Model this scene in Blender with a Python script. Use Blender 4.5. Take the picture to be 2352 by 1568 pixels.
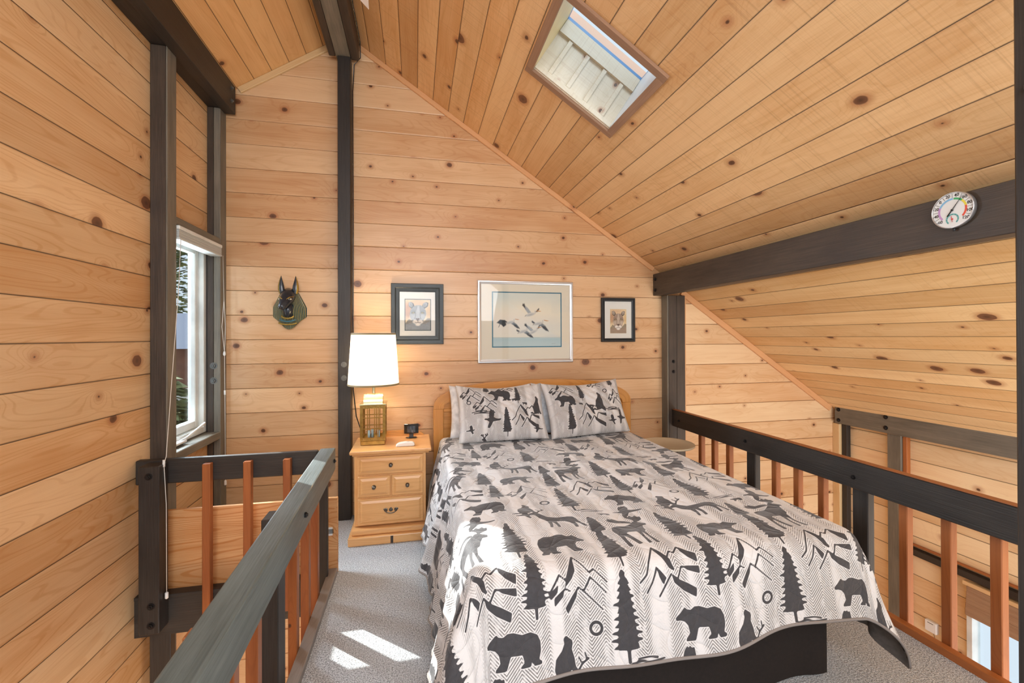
import bpy, bmesh, math, random
import numpy as np
from mathutils import Matrix, Vector, Euler
random.seed(4)
for o in list(bpy.data.objects): bpy.data.objects.remove(o)
SC = bpy.context.scene
COL = SC.collection
PI = math.pi
# ------------------------------------------------------------------ camera
cam_d = bpy.data.cameras.new('camera'); cam = bpy.data.objects.new('camera', cam_d); COL.objects.link(cam)
cam_d.sensor_width = 36; cam_d.lens = 1005.4088/2352*36
cam_d.shift_y = -(784-768.907)/2352
cam_d.clip_start = .05
yaw, pit, rol = [math.radians(a) for a in (12.3729, .22848, -.18583)]
c_, s_ = math.cos(yaw), math.sin(yaw)
F = Vector((s_, c_, 0)); Rt = Vector((c_, -s_, 0)); Up = Vector((0, 0, 1))
F, Up = math.cos(pit)*F+math.sin(pit)*Up, -math.sin(pit)*F+math.cos(pit)*Up
Rt, Up = math.cos(rol)*Rt+math.sin(rol)*Up, -math.sin(rol)*Rt+math.cos(rol)*Up
M = Matrix((Rt, Up, -F)).transposed().to_4x4(); M.translation = Vector((0, 0, 1.346))
cam.matrix_world = M
SC.camera = cam
# ------------------------------------------------------------------ view, world, sun, area lights
SC.view_settings.view_transform = 'Standard'
SC.view_settings.look = 'None'
SC.view_settings.gamma = 1
SC.view_settings.use_curve_mapping = False
SC.view_settings.exposure = 0.66
W = bpy.data.worlds.new('sky'); SC.world = W; W.use_nodes = True
wn_ = W.node_tree.nodes; wn_['Background'].inputs[0].default_value = (.80, .90, 1, 1); wn_['Background'].inputs[1].default_value = .65
def light(name, kind, loc, aim, power, color=(1, 1, 1), size=1, size_y=None, ang=None):
    d = bpy.data.lights.new(name, kind); o = bpy.data.objects.new(name, d); COL.objects.link(o)
    d.energy = power; d.color = color
    if kind == 'AREA':
        d.shape = 'RECTANGLE'; d.size = size; d.size_y = size_y or size
    elif kind == 'POINT': d.shadow_soft_size = size
    if ang: d.angle = ang
    o.location = loc
    dv = Vector(aim)-Vector(loc)
    o.rotation_euler = dv.to_track_quat('-Z', 'Y').to_euler()
    return o
light('sun', 'SUN', (-6, 8, 6), (-5, 7.08, 5.28), 9.0, (1, .95, .88), ang=.009)
light('fill_behind', 'AREA', (.3, -1.3, 2.35), (.7, 2.3, .1), 62, (.95, .97, 1), 2.6, 1.6)  # unseen fill added behind the camera, brightens bed and floor
light('fill_below', 'AREA', (3.0, -1.2, -1.0), (2.6, 2.6, 1.9), 70, (1, .97, .92), 1.8, 1.6)  # unseen fill added in the lower room, brightens the ceiling
light('daylight_side', 'AREA', (-2.2, 3.6, 1.75), (1.2, 1.9, .5), 120, (.80, .90, 1), .9, 1.0)
light('daylight_roof', 'AREA', (1.45, 1.15, 4.2), (.95, 2.15, 2.9), 12, (.84, .92, 1), .9, .9)
light('stair_fill', 'POINT', (-.95, 1.7, -1.6), (0, 0, -3), 24, (1, .72, .42), .12)  # warm fill added low in the stairwell, no fixture there

# ------------------------------------------------------------------ node helper
def lin(h):
    h = h.lstrip('#'); r = [int(h[i:i+2], 16)/255 for i in (0, 2, 4)]
    return tuple((x/12.92 if x <= .04045 else ((x+.055)/1.055)**2.4) for x in r)
class G:
    def __init__(s, name):
        s.m = bpy.data.materials.new(name); s.m.use_nodes = True; s.t = s.m.node_tree
        s.N = s.t.nodes; s.b = s.N['Principled BSDF']; s.out = s.N['Material Output']
        s.tc = None
    def set(s, sock, v):
        if v is None: return
        if hasattr(v, 'is_output'): s.t.links.new(v, sock)
        else:
            if isinstance(v, (tuple, list)) and len(v) == 3 and sock.type == 'RGBA': v = (*v, 1)
            sock.default_value = v
    def n(s, typ, ins=(), **kw):
        x = s.N.new(typ)
        for k, v in kw.items(): setattr(x, k, v)
        for k, v in (ins.items() if isinstance(ins, dict) else enumerate(ins)): s.set(x.inputs[k], v)
        return x
    def ma(s, op, a, b=None, c=None, clamp=False):
        x = s.n('ShaderNodeMath', [a, b, c][:3], operation=op, use_clamp=clamp); return x.outputs[0]
    def add(s, a, b): return s.ma('ADD', a, b)
    def sub(s, a, b): return s.ma('SUBTRACT', a, b)
    def mul(s, a, b): return s.ma('MULTIPLY', a, b)
    def uv(s):
        if not s.tc: s.tc = s.n('ShaderNodeTexCoord'); s.sp = s.n('ShaderNodeSeparateXYZ', [s.tc.outputs['UV']])
        return s.sp.outputs[0], s.sp.outputs[1]
    def vec(s, x, y, z=0.): return s.n('ShaderNodeCombineXYZ', [x, y, z]).outputs[0]
    def noise(s, v, scale=1., det=2., rough=.5, dist=0.):
        return s.n('ShaderNodeTexNoise', {'Vector': v, 'Scale': scale, 'Detail': det, 'Roughness': rough, 'Distortion': dist}).outputs[0]
    def wn(s, v):
        x = s.n('ShaderNodeTexWhiteNoise', noise_dimensions='1D'); s.set(x.inputs['W'], v); return x.outputs[0]
    def ss(s, e0, e1, x, lo=0., hi=1.):
        return s.n('ShaderNodeMapRange', {0: x, 1: e0, 2: e1, 3: lo, 4: hi}, interpolation_type='SMOOTHSTEP').outputs[0]
    def mix(s, f, a, b, mode='MIX'):
        x = s.n('ShaderNodeMix', data_type='RGBA', blend_type=mode)
        s.set(x.inputs[0], f); s.set(x.inputs[6], a); s.set(x.inputs[7], b); return x.outputs[2]
    def bump(s, h, dist=.002, strength=1., normal=None):
        x = s.n('ShaderNodeBump', {'Height': h, 'Distance': dist, 'Strength': strength})
        if normal is not None: s.set(x.inputs['Normal'], normal)
        return x.outputs[0]
    def fin(s, col=None, rough=.5, normal=None, metal=0., spec=.5, coat=0., sheen=0., emit=None, es=1.):
        s.set(s.b.inputs['Base Color'], col); s.set(s.b.inputs['Roughness'], rough); s.set(s.b.inputs['Normal'], normal)
        s.set(s.b.inputs['Metallic'], metal); s.set(s.b.inputs['Specular IOR Level'], spec); s.set(s.b.inputs['Coat Weight'], coat)
        s.set(s.b.inputs['Sheen Weight'], sheen)
        if emit is not None: s.set(s.b.inputs['Emission Color'], emit); s.b.inputs['Emission Strength'].default_value = es
        return s.m
def scalec(c, k): return tuple(min(1, x*k) for x in c)

def pine(name, light_, dark_, spacing=.1766, phase=0., knot=.5, kscale=2.6, seed=0., var=.35, saw=0., groove=.003, rough=.42, lip=0., grain=1., kdark='#4a2d1c', coat=0.):
    """knotty tongue and groove boards: u along the board, v across it (metres)"""
    g = G(name); u, v = g.uv()
    if spacing:
        q = g.add(g.ma('DIVIDE', v, spacing), -phase/spacing+400)
        idn = g.ma('FLOOR', q); fr = g.ma('FRACT', q)
    else:
        idn = 1.; fr = .5
    r1 = g.wn(g.add(idn, seed+.5) if spacing else seed+.5); r2 = g.wn(g.add(idn, seed+77.5) if spacing else seed+77.5)
    uu = g.add(u, g.mul(r1, 37.)); vv = g.add(v, g.mul(r2, 5.))
    # knots
    vo = g.n('ShaderNodeTexVoronoi', {'Vector': g.vec(g.mul(uu, .8), vv), 'Scale': kscale*1.15, 'Randomness': 1.}, voronoi_dimensions='2D')
    d = vo.outputs['Distance']; vc = g.n('ShaderNodeSeparateColor', [vo.outputs['Color']])
    on = g.ma('GREATER_THAN', vc.outputs[0], 1-knot)
    wob = g.mul(g.sub(g.noise(g.vec(g.mul(uu, 30), g.mul(vv, 30)), 1, 1), .5), .03)
    rad = g.add(g.mul(g.ma('POWER', vc.outputs[1], 2.6), .085), .024)
    dd = g.add(d, wob)
    kn = g.mul(g.ss(0., .018, g.sub(rad, dd)), on)
    halo = g.mul(g.ss(0., .11, g.sub(g.add(rad, .09), dd)), on)
    ring = g.mul(g.ma('EXPONENT', g.mul(dd, -8.)), g.mul(on, .6))
    # grain field
    fld = g.add(g.noise(g.vec(g.mul(uu, .55), g.mul(vv, 5.), idn), 1., 1.5, .5, .2), g.mul(ring, .35))
    rings = g.ma('SINE', g.mul(fld, 190.)); rings = g.ss(.5, 1., rings)
    fine = g.noise(g.vec(g.mul(uu, 4.), g.mul(vv, 190.), idn), 1., 3., .6)
    streak = g.noise(g.vec(g.mul(uu, .9), g.mul(vv, 20.), idn), 1., 3., .6, .4)
    blot = g.noise(g.vec(g.mul(uu, 2.2), g.mul(vv, 5.), idn), 1., 2., .5)
    f = g.add(g.mul(rings, .105*grain), g.add(g.mul(fine, .30), g.add(g.mul(streak, .60), g.mul(blot, .55))))
    f = g.add(f, g.mul(g.sub(r2, .5), var*1.5))
    f = g.ss(.25, 1.35, f)
    col = g.mix(f, light_, dark_)
    # pale blush on some stretches, ruddy on others
    hue = g.noise(g.vec(g.mul(uu, .5), g.mul(r1, 50.), 3.), 1., 1.)
    col = g.mix(g.ss(.45, .85, hue, 0., .16), col, lin('#cc8248'), 'MIX')
    val = g.add(1-var*.28, g.mul(r1, var*.56))
    col = g.mix(1., col, g.n('ShaderNodeCombineColor', [val, val, val]).outputs[0], 'MULTIPLY')
    col = g.mix(g.mul(halo, .55), col, lin('#a2592a'))
    kcol = g.mix(g.ss(0., .06, dd), lin(kdark), lin('#6e4630'))
    col = g.mix(g.mul(kn, .92), col, kcol)
    hgt = g.add(g.mul(fine, .10), g.mul(kn, -.12))
    if saw:
        sw = g.noise(g.vec(g.mul(uu, 110.), g.mul(vv, 1.2)), 1., 2., .6)
        col = g.mix(g.mul(g.ss(.52, .78, sw), .30*saw), col, lin('#8a5226'))
        hgt = g.add(hgt, g.mul(sw, -.25*saw))
    if spacing:
        e = g.mul(g.ma('MINIMUM', fr, g.sub(1., fr)), spacing)
        gm = g.ss(groove*.35, groove, e, 1., 0.)
        col = g.mix(g.mul(gm, .86), col, lin('#2a160b'))
        hgt = g.add(hgt, g.ss(0., groove*2.2, e, -1.4, 0.))
        if lip:
            # rounded nose of the tongue edge just below each joint
            ft = g.mul(fr, spacing)
            hgt = g.add(hgt, g.ss(0., .012, ft, -lip, 0.))
    return g.fin(col, rough, g.bump(hgt, .0022, .9), coat=coat)

def stain(name, base='#2a2420', hi='#4d4640', rough=.42, seed=0.):
    g = G(name); u, v = g.uv()
    fine = g.noise(g.vec(g.mul(u, 5.), g.mul(v, 170.), seed), 1., 3., .65)
    st = g.noise(g.vec(g.mul(u, 1.3), g.mul(v, 14.), seed+4), 1., 3., .6)
    bl = g.noise(g.vec(g.mul(u, 3.), g.mul(v, 5.), seed+9), 1., 3., .6)
    f = g.ss(.35, .8, g.add(g.mul(fine, .4), g.add(g.mul(st, .4), g.mul(bl, .3))))
    col = g.mix(f, lin(base), lin(hi))
    return g.fin(col, g.add(rough, g.mul(bl, .2)), g.bump(fine, .0014, .7))
def plain(name, col, rough=.5, metal=0., coat=0., emit=None, es=1., spec=.5, nz=0.):
    g = G(name); nrm = None
    c = lin(col) if isinstance(col, str) else col
    if nz:
        tc = g.n('ShaderNodeTexCoord'); nn = g.noise(tc.outputs['Object'], nz, 3.)
        c = g.mix(g.ss(.3, .7, nn), scalec(c, .82), scalec(c, 1.12)); nrm = g.bump(nn, .0006, .5)
    return g.fin(c, rough, nrm, metal, spec, coat, emit=emit, es=es)

# palette
L1, D1 = lin('#e6b982'), lin('#b87a40')
MAT = {}
MAT['wall_left'] = pine('pine_left', lin('#eecda0'), lin('#c8935c'), .1754, .2739, .62, 2.7, 3., grain=1.7)
MAT['wall_back'] = pine('pine_back', lin('#e6c298'), lin('#bf8a5a'), .1769, .6226, .75, 3.3, 11., groove=.0015, rough=.34)
MAT['wall_backr'] = pine('pine_back_right', lin('#f0d2a8'), lin('#cd9865'), .1819, .7257, .62, 3.3, 23., groove=.0015, rough=.42)
MAT['wall_knee'] = pine('pine_knee', lin('#f5e0b8'), lin('#dab280'), .1576, .3137, .35, 2.4, 31., rough=.5)
MAT['ceil_r'] = pine('pine_ceiling', lin('#ebc492'), lin('#c89258'), .1421, .0556, .65, 2.8, 41., saw=1., groove=.0026, rough=.5)
MAT['ceil_l'] = pine('pine_ceiling_left', lin('#e8bc84'), lin('#c2884e'), .1395, .058, .5, 2.6, 53., groove=.0026, rough=.42)
MAT['ceil_low'] = pine('pine_ceiling_low', lin('#f3d4a0'), lin('#d3a266'), .1421, .027, .65, 2.9, 61., saw=.5, groove=.0026, rough=.5)
MAT['trim_pine'] = pine('trim_pine', lin('#dba878'), lin('#b97e50'), 0, 0, .2, 2., 7.)
MAT['trim_pale'] = pine('trim_pale', lin('#eed2a4'), lin('#d9b27c'), 0, 0, .2, 2., 8.)
MAT['panel'] = pine('pine_panel', lin('#f0c896'), lin('#bf8048'), 0, 0, .5, 2.2, 91., grain=3.2)
MAT['redwood'] = pine('redwood_baluster', lin('#b9713e'), lin('#884a26'), 0, 0, .35, 3.4, 17., var=.5, rough=.4)
MAT['cabinet'] = pine('honey_pine', lin('#e2b076'), lin('#c58a4e'), 0, 0, .25, 2., 5., grain=1.6, rough=.33, coat=.15)
MAT['oak'] = pine('golden_oak', lin('#d99c50'), lin('#b0702c'), 0, 0, 0., 2., 6., grain=1.8, rough=.35, coat=.2)
MAT['kerb'] = pine('kerb_grey', lin('#a49a92'), lin('#7c726a'), 0, 0, .3, 2., 9.)
MAT['kerb_r'] = pine('kerb_brown', lin('#b06a38'), lin('#84481f'), 0, 0, .3, 2., 10.)
MAT['dark'] = stain('dark_stain', '#211d1b', '#3b3632', .38)
MAT['darkbrown'] = stain('brown_stain', '#302722', '#574a3e', .42, 5.)
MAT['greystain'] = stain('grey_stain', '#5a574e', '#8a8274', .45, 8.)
MAT['slatestain'] = stain('slate_rail_stain', '#465253', '#748284', .36, 12.)
MAT['steel'] = plain('galvanised_bolt', '#6f706e', .5, .8, nz=60)
MAT['blackbolt'] = plain('dark_bolt', '#2c2a2a', .4, .6)
MAT['white'] = plain('white_plastic', '#e9ebea', .35)
MAT['vinyl'] = plain('white_vinyl', '#dfe4e2', .3, nz=5)
MAT['cord'] = plain('white_cord', '#e4e1da', .6)
MAT['blackpl'] = plain('black_plastic', '#1b1d20', .22, coat=.4)
MAT['screen'] = plain('dark_screen', '#3c4550', .08, coat=1.)
MAT['brass'] = plain('antique_brass', '#b08a48', .30, .9, nz=40)
MAT['brass_hi'] = plain('polished_brass', '#d8cfa6', .22, .9)
MAT['pewter'] = plain('pewter_pull', '#77726a', .3, .9, nz=80)
MAT['black_cloth'] = plain('bed_skirt_cloth', '#1d1512', .85, nz=90)
MAT['white_cloth'] = plain('white_cotton', '#e6e8ec', .8, nz=25)
MAT['cream'] = plain('cream_enamel', '#dccfb4', .3, coat=.3)
MAT['blackframe'] = stain('black_frame', '#121416', '#22272a', .28, 20.)
MAT['slateframe'] = stain('slate_frame', '#1d2226', '#4a5458', .3, 21.)
MAT['silver'] = plain('silver_frame', '#d6d4d4', .28, .75)
MAT['matboard'] = plain('cream_matboard', '#dcd6c4', .85)
MAT['matwhite'] = plain('white_matboard', '#dfe0da', .85)
MAT['matgreen'] = plain('green_matboard', '#3c5258', .85)
MAT['matteal'] = plain('teal_matboard', '#2f6f86', .8)
def glass(name, tint=(1, 1, 1), rough=0.):
    g = G(name)
    gl = g.n('ShaderNodeBsdfGlossy', {'Roughness': .02, 'Color': (1, 1, 1, 1)})
    tr = g.n('ShaderNodeBsdfTransparent', {'Color': (*tint, 1)})
    lw = g.n('ShaderNodeLayerWeight', {'Blend': .5})
    fr = g.add(.02, g.mul(g.ma('POWER', lw.outputs['Facing'], 5.), .55))
    mx = g.n('ShaderNodeMixShader', [fr, tr.outputs[0], gl.outputs[0]])
    g.t.links.new(mx.outputs[0], g.out.inputs[0]); return g.m
MAT['glass'] = glass('window_glass', (.93, .96, .97))
MAT['picglass'] = glass('picture_glass')
# carpet
g = G('speckled_carpet'); tc = g.n('ShaderNodeTexCoord')
n1 = g.noise(tc.outputs['Object'], 300, 2, .6); n2 = g.noise(tc.outputs['Object'], 3.5, 2); n3 = g.noise(tc.outputs['Object'], 140, 2, .7)
cc = g.mix(g.ss(.40, .60, g.add(g.mul(n1, .6), g.mul(n3, .4))), lin('#7b7e82'), lin('#e4e8ec'))
cc = g.mix(g.ss(.35, .7, n2, 0., .25), cc, lin('#c6cacd'))
MAT['carpet'] = g.fin(cc, .95, g.bump(n3, .006, 1.), spec=.1)
# lamp shade: thin cloth that lets the bulb's light through
g = G('linen_shade'); u, v = g.uv()
nn = g.noise(g.vec(g.mul(u, 40.), g.mul(v, 300.)), 1, 2)
cc = g.mix(nn, lin('#f2ead8'), lin('#fffaf0'))
df = g.n('ShaderNodeBsdfDiffuse', {'Color': cc}); tl = g.n('ShaderNodeBsdfTranslucent', {'Color': cc})
em = g.n('ShaderNodeEmission', {'Color': (1, .93, .80, 1), 'Strength': .2})
mx = g.n('ShaderNodeMixShader', [.5, df.outputs[0], tl.outputs[0]]); ad = g.n('ShaderNodeAddShader', [mx.outputs[0], em.outputs[0]])
g.t.links.new(ad.outputs[0], g.out.inputs[0]); MAT['shade'] = g.m
MAT['bulb'] = plain('bulb', '#fff2d8', .3, emit=(1, .85, .6), es=6.)
MAT['shade_trim'] = plain('shade_binding', '#8d7d5c', .7)
# woven roman shade
g = G('brown_woven_shade'); u, v = g.uv()
wv = g.ma('SINE', g.mul(v, 900.)); nn = g.noise(g.vec(g.mul(u, 3.), g.mul(v, 60.)), 1, 2)
MAT['woven'] = g.fin(g.mix(nn, lin('#8d6a50'), lin('#b89878')), .8, g.bump(wv, .001, .5))

# ------------------------------------------------------------------ mesh builder
OFF = {}
class MB:
    def __init__(s): s.v = []; s.f = []; s.uv = []; s.mi = []; s.sm = []
    def face(s, idx, uvs, mi=0, sm=False): s.f.append(idx); s.uv.extend(uvs); s.mi.append(mi); s.sm.append(sm)
    def _uv(s, pts, nrm, along):
        a = 'xyz'.index(along); n = max(range(3), key=lambda i: abs(nrm[i]))
        if n == a: i, j = [k for k in range(3) if k != n]
        else: i = a; j = [k for k in range(3) if k not in (n, a)][0]
        return [(p[i]+(.37*p[n] if n == a else 0), p[j]+.61*p[n]) if False else (p[i], p[j]+(0 if s_uvplain else 0.0)) for p in pts]
    def bm(s, b, along='x', mi=0, mat=None, sm=False, jit=None):
        b.normal_update(); base = len(s.v)
        jit = jit or (0, 0)
        vs = [v.co.copy() for v in b.verts]
        s.v += [tuple((mat @ c) if mat else c) for c in vs]
        for f in b.faces:
            pts = [v.co for v in f.verts]
            uvs = [(x+jit[0], y+jit[1]) for x, y in s._uv(pts, f.normal, along)]
            s.face([base+v.index for v in f.verts], uvs, mi, sm)
        b.free(); return s
    def box(s, x0, x1, y0, y1, z0, z1, along=None, bev=0., mi=0, mat=None, jit=None, seg=1):
        b = bmesh.new(); bmesh.ops.create_cube(b, size=1)
        for v in b.verts:
            v.co = Vector(((x0+x1)/2+v.co.x*(x1-x0), (y0+y1)/2+v.co.y*(y1-y0), (z0+z1)/2+v.co.z*(z1-z0)))
        if bev: bmesh.ops.bevel(b, geom=list(b.edges), offset=bev, segments=seg, affect='EDGES', profile=.5)
        b.verts.index_update()
        if along is None: along = 'xyz'[max(range(3), key=lambda i: (x1-x0, y1-y0, z1-z0)[i])]
        return s.bm(b, along, mi, mat, False, jit)
    def prism(s, pts, axis, a, b_, along='x', mi=0, mat=None, bev=0., sm=False):
        """polygon pts in the plane perpendicular to axis, extruded from a to b_"""
        b = bmesh.new(); mk = {'x': lambda p, t: (t, p[0], p[1]), 'y': lambda p, t: (p[0], t, p[1]), 'z': lambda p, t: (p[0], p[1], t)}[axis]
        lo = [b.verts.new(mk(p, a)) for p in pts]; hi = [b.verts.new(mk(p, b_)) for p in pts]
        b.faces.new(lo[::-1]); b.faces.new(hi); n = len(pts)
        for i in range(n): b.faces.new((lo[i], lo[(i+1) % n], hi[(i+1) % n], hi[i]))
        bmesh.ops.recalc_face_normals(b, faces=b.faces)
        if bev: bmesh.ops.bevel(b, geom=list(b.edges), offset=bev, segments=1, affect='EDGES')
        b.verts.index_update(); return s.bm(b, along, mi, mat, sm)
    def lathe(s, prof, c=(0, 0, 0), n=32, mi=0, mat=None, sm=True, caps=True):
        b = bmesh.new(); rings = []
        for r, z in prof:
            rings.append([b.verts.new((c[0]+r*math.cos(2*PI*i/n), c[1]+r*math.sin(2*PI*i/n), c[2]+z)) for i in range(n)])
        for k in range(len(rings)-1):
            for i in range(n): b.faces.new((rings[k][i], rings[k][(i+1) % n], rings[k+1][(i+1) % n], rings[k+1][i]))
        if caps: b.faces.new(rings[0][::-1]); b.faces.new(rings[-1])
        bmesh.ops.recalc_face_normals(b, faces=b.faces); b.verts.index_update()
        return s.bm(b, 'z', mi, mat, sm)
    def tube(s, pts, r, n=8, mi=0, mat=None, taper=None):
        b = bmesh.new(); pts = [Vector(p) for p in pts]; rings = []
        for i, p in enumerate(pts):
            t = (pts[min(i+1, len(pts)-1)]-pts[max(i-1, 0)]).normalized()
            up = Vector((0, 0, 1)) if abs(t.z) < .9 else Vector((1, 0, 0))
            a = t.cross(up).normalized(); c = t.cross(a); rr = taper[i] if taper else r
            rings.append([b.verts.new(p+a*rr*math.cos(2*PI*k/n)+c*rr*math.sin(2*PI*k/n)) for k in range(n)])
        for k in range(len(rings)-1):
            for i in range(n): b.faces.new((rings[k][i], rings[k][(i+1) % n], rings[k+1][(i+1) % n], rings[k+1][i]))
        b.faces.new(rings[0][::-1]); b.faces.new(rings[-1])
        bmesh.ops.recalc_face_normals(b, faces=b.faces); b.verts.index_update(); return s.bm(b, 'z', mi, mat, True)
    def ell(s, c, r, mi=0, mat=None, seg=20):
        b = bmesh.new(); bmesh.ops.create_uvsphere(b, u_segments=seg, v_segments=seg//2, radius=1)
        for v in b.verts: v.co = Vector((c[0]+v.co.x*r[0], c[1]+v.co.y*r[1], c[2]+v.co.z*r[2]))
        b.verts.index_update(); return s.bm(b, 'z', mi, mat, True)
    def build(s, name, mats, parent=None):
        off = OFF.get(parent.name, Vector()) if parent else Vector()
        me = bpy.data.meshes.new(name)
        me.from_pydata([tuple(Vector(v)-off) for v in s.v], [], s.f)
        ul = me.uv_layers.new(name='UVMap')
        ul.data.foreach_set('uv', np.array(s.uv, dtype=np.float32).ravel())
        me.polygons.foreach_set('material_index', s.mi); me.polygons.foreach_set('use_smooth', s.sm)
        for m in (mats if isinstance(mats, (list, tuple)) else [mats]): me.materials.append(MAT[m] if isinstance(m, str) else m)
        o = bpy.data.objects.new(name, me); COL.objects.link(o)
        if parent: o.parent = parent; OFF[o.name] = off
        else: OFF[o.name] = Vector()
        return o
s_uvplain = True
def thing(name, label, cat, loc=(0, 0, 0), group=None):
    o = bpy.data.objects.new(name, None); COL.objects.link(o); o.location = loc; o.empty_display_size = .1
    o['label'] = label; o['category'] = cat
    if group: o['group'] = group
    OFF[o.name] = Vector(loc); return o
def tag(o, label, cat, group=None, kind=None):
    if label: o['label'] = label
    if cat: o['category'] = cat
    if group: o['group'] = group
    if kind: o['kind'] = kind
    return o
def struct(o): o['kind'] = 'structure'; return o
def box(name, parent, mat, *a, **k): return MB().box(*a, **k).build(name, mat, parent)
def hexbolt(parent, c, axis, r=.011, mat='steel', name='bolt'):
    """hex head on a washer, pointing along axis ('-y', '+x', '-x')"""
    rot = {'-y': Euler((PI/2, 0, 0)), '+x': Euler((0, PI/2, 0)), '-x': Euler((0, -PI/2, 0))}[axis].to_matrix().to_4x4()
    m = Matrix.Translation(c) @ rot
    b = MB().lathe([(r*1.45, 0), (r*1.45, .002)], n=20, mat=m, sm=False).lathe([(r, .002), (r, .009), (r*.85, .011)], n=6, mat=m, sm=False).lathe([(r*.5, .011), (r*.45, .015)], n=12, mat=m, sm=False)
    return b.build(name, mat, parent)

# ------------------------------------------------------------------ the shell
YB, YF = 3.5, -1.9
XW = -1.41
AX, AZ = -.506, 3.628           # ridge
def zr(x): return 3.2947-.6575*x
def zl(x): return 3.9587+.654*x
def zlow(x): return 1.914-.6815*(x-2.1)
# loft floor
f = MB()
f.box(-.45, 2.16, YF, YB, -.2, 0.)
f.box(XW, -.45, 2.665, YB, -.2, 0.)
f.box(XW, -.45, YF, .2, -.2, 0.)
struct(f.build('floor', 'carpet'))
struct(MB().box(XW-.1, 4.1, YF, YB, -2.5, -2.4).build('floor_lower', 'kerb_r'))
# left wall with a window opening, boards along Y
def panel(mb, x, y0, y1, z0, z1, t=-.09):   # wall slab facing +x at x
    mb.box(min(x, x+t), max(x, x+t), y0, y1, z0, z1, along='y'); return mb
w = MB(); WY0, WY1, WZ0, WZ1 = 2.83, 3.405, .645, 2.03
panel(w, XW, YF, WY0, -2.4, 3.1); panel(w, XW, WY0, WY1, -2.4, WZ0); panel(w, XW, WY0, WY1, WZ1, 3.1); panel(w, XW, WY1, YB+.1, -2.4, 3.1)
struct(w.build('wall_left', 'wall_left'))
# back wall: pentagon slab; boards along X
def slab_back(x0, x1, top, mat, name, sp, ph, rng):
    mb = MB(); mb.prism([(x0, -2.4), (x1, -2.4)]+top, 'y', YB+.009, YB+.1, along='x')
    k0 = math.ceil((-2.4-ph)/sp); z = ph+k0*sp
    while z < 3.6:
        a, b = rng(z)
        if b-a > .02:
            prof = [(YB+.010, z+.0008), (YB+.0045, z+.0012), (YB+.0012, z+.0035), (YB, z+.0075), (YB, z+sp-.002), (YB+.010, z+sp-.0008)]
            mb.prism(prof, 'x', a, b, along='x')
        z += sp
    return struct(mb.build(name, mat))
slab_back(XW, 2.2, [(2.2, zr(2.2)), (AX, AZ), (XW, zl(XW))], 'wall_back', 'wall_back', .1769, .6226, lambda z: (max(XW, (z-3.9587)/.654), min(2.2, (3.2947-z)/.6575)))
slab_back(2.2, 4.12, [(4.12, zlow(4.12)), (2.2, zlow(2.2))], 'wall_backr', 'wall_back_right', .1819, .7257, lambda z: (2.2, min(4.03, 2.1+(1.914-z)/.6815)))
# right knee wall with the lower window opening
w = MB(); kx = 4.03; KY0, KY1, KZ0, KZ1 = .6, 2.47, -2.0, -.50
for a in ((YF, KY0, -2.4, .62), (KY1, YB, -2.4, .62), (KY0, KY1, KZ1, .62), (KY0, KY1, -2.4, KZ0)):
    w.box(kx, kx+.09, *a, along='y')
struct(w.build('wall_right', 'wall_knee'))
# ceilings: slabs with boards along Y; uv v = distance down the slope from the ridge
def slope(name, mat, segs):
    mb = MB()
    for (xa, za, va, xb, zb, vb, y0, y1) in segs:
        n = Vector((-(zb-za), 0, xb-xa)).normalized()*.05
        if n.z < 0: n = -n
        P = [Vector((xa, y0, za)), Vector((xa, y1, za)), Vector((xb, y1, zb)), Vector((xb, y0, zb))]
        Q = [p+n for p in P]; b = len(mb.v); mb.v += [tuple(p) for p in P+Q]
        uv = [(y0, va), (y1, va), (y1, vb), (y0, vb)]
        order = [0, 1, 2, 3]
        nn = (P[1]-P[0]).cross(P[2]-P[1])
        if nn.z > 0: order = order[::-1]
        mb.face([b+i for i in order], [uv[i] for i in order]); mb.face([b+4+i for i in order[::-1]], [uv[i] for i in order[::-1]])
        for i in range(4):
            j = (i+1) % 4; mb.face([b+i, b+4+i, b+4+j, b+j][::(-1 if nn.z > 0 else 1)], [(0, 0)]*4)
    return struct(mb.build(name, mat))
def sv(x): return (x-AX)*1.1968
SX0, SX1, SY0, SY1 = .655, 1.109, 1.846, 2.385      # skylight opening
def sg(xa, xb, y0, y1): return (xa, zr(xa), sv(xa), xb, zr(xb), sv(xb), y0, y1)
slope('ceiling', 'ceil_r', [sg(AX, SX0-.024, YF, YB), sg(SX1+.024, 2.1, YF, YB), sg(SX0-.024, SX1+.024, YF, SY0-.024), sg(SX0-.024, SX1+.024, SY1+.024, YB)])
slope('ceiling_left', 'ceil_l', [(AX, AZ, 0, XW, zl(XW), (AX-XW)*1.195, YF, YB)])
slope('ceiling_lower', 'ceil_low', [(2.1, zlow(2.1), 0, 4.12, zlow(4.12), 2.02*1.21, YF, YB)])
# trims where the ceiling meets the back wall
def ctrim(name, x0, z0, x1, z1, mat, h=.036, d=.02):
    L = math.hypot(x1-x0, z1-z0); a = math.atan2(z1-z0, x1-x0)
    m = Matrix.Translation((x0, YB-d, z0)) @ Matrix.Rotation(-a, 4, 'Y')
    return struct(MB().box(0, L, 0, d, -h, 0, along='x', bev=.003, mat=m).build(name, mat))
ctrim('trim_1', -.41, zr(-.41), 2.05, zr(2.05), 'trim_pine')
ctrim('trim_2', -1.25, zl(-1.25), -.64, zl(-.64), 'trim_pale', .042)
ctrim('trim_3', 2.33, zlow(2.33), 3.94, zlow(3.94), 'trim_pine', .05)
struct(MB().box(2.30, 2.335, 3.455, 3.5, -2.4, 1.70, bev=.003).build('trim_4', 'trim_pine'))
struct(MB().box(3.96, 4.03, 3.43, 3.5, -2.4, .5, bev=.003).build('trim_5', 'trim_pale'))

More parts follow.
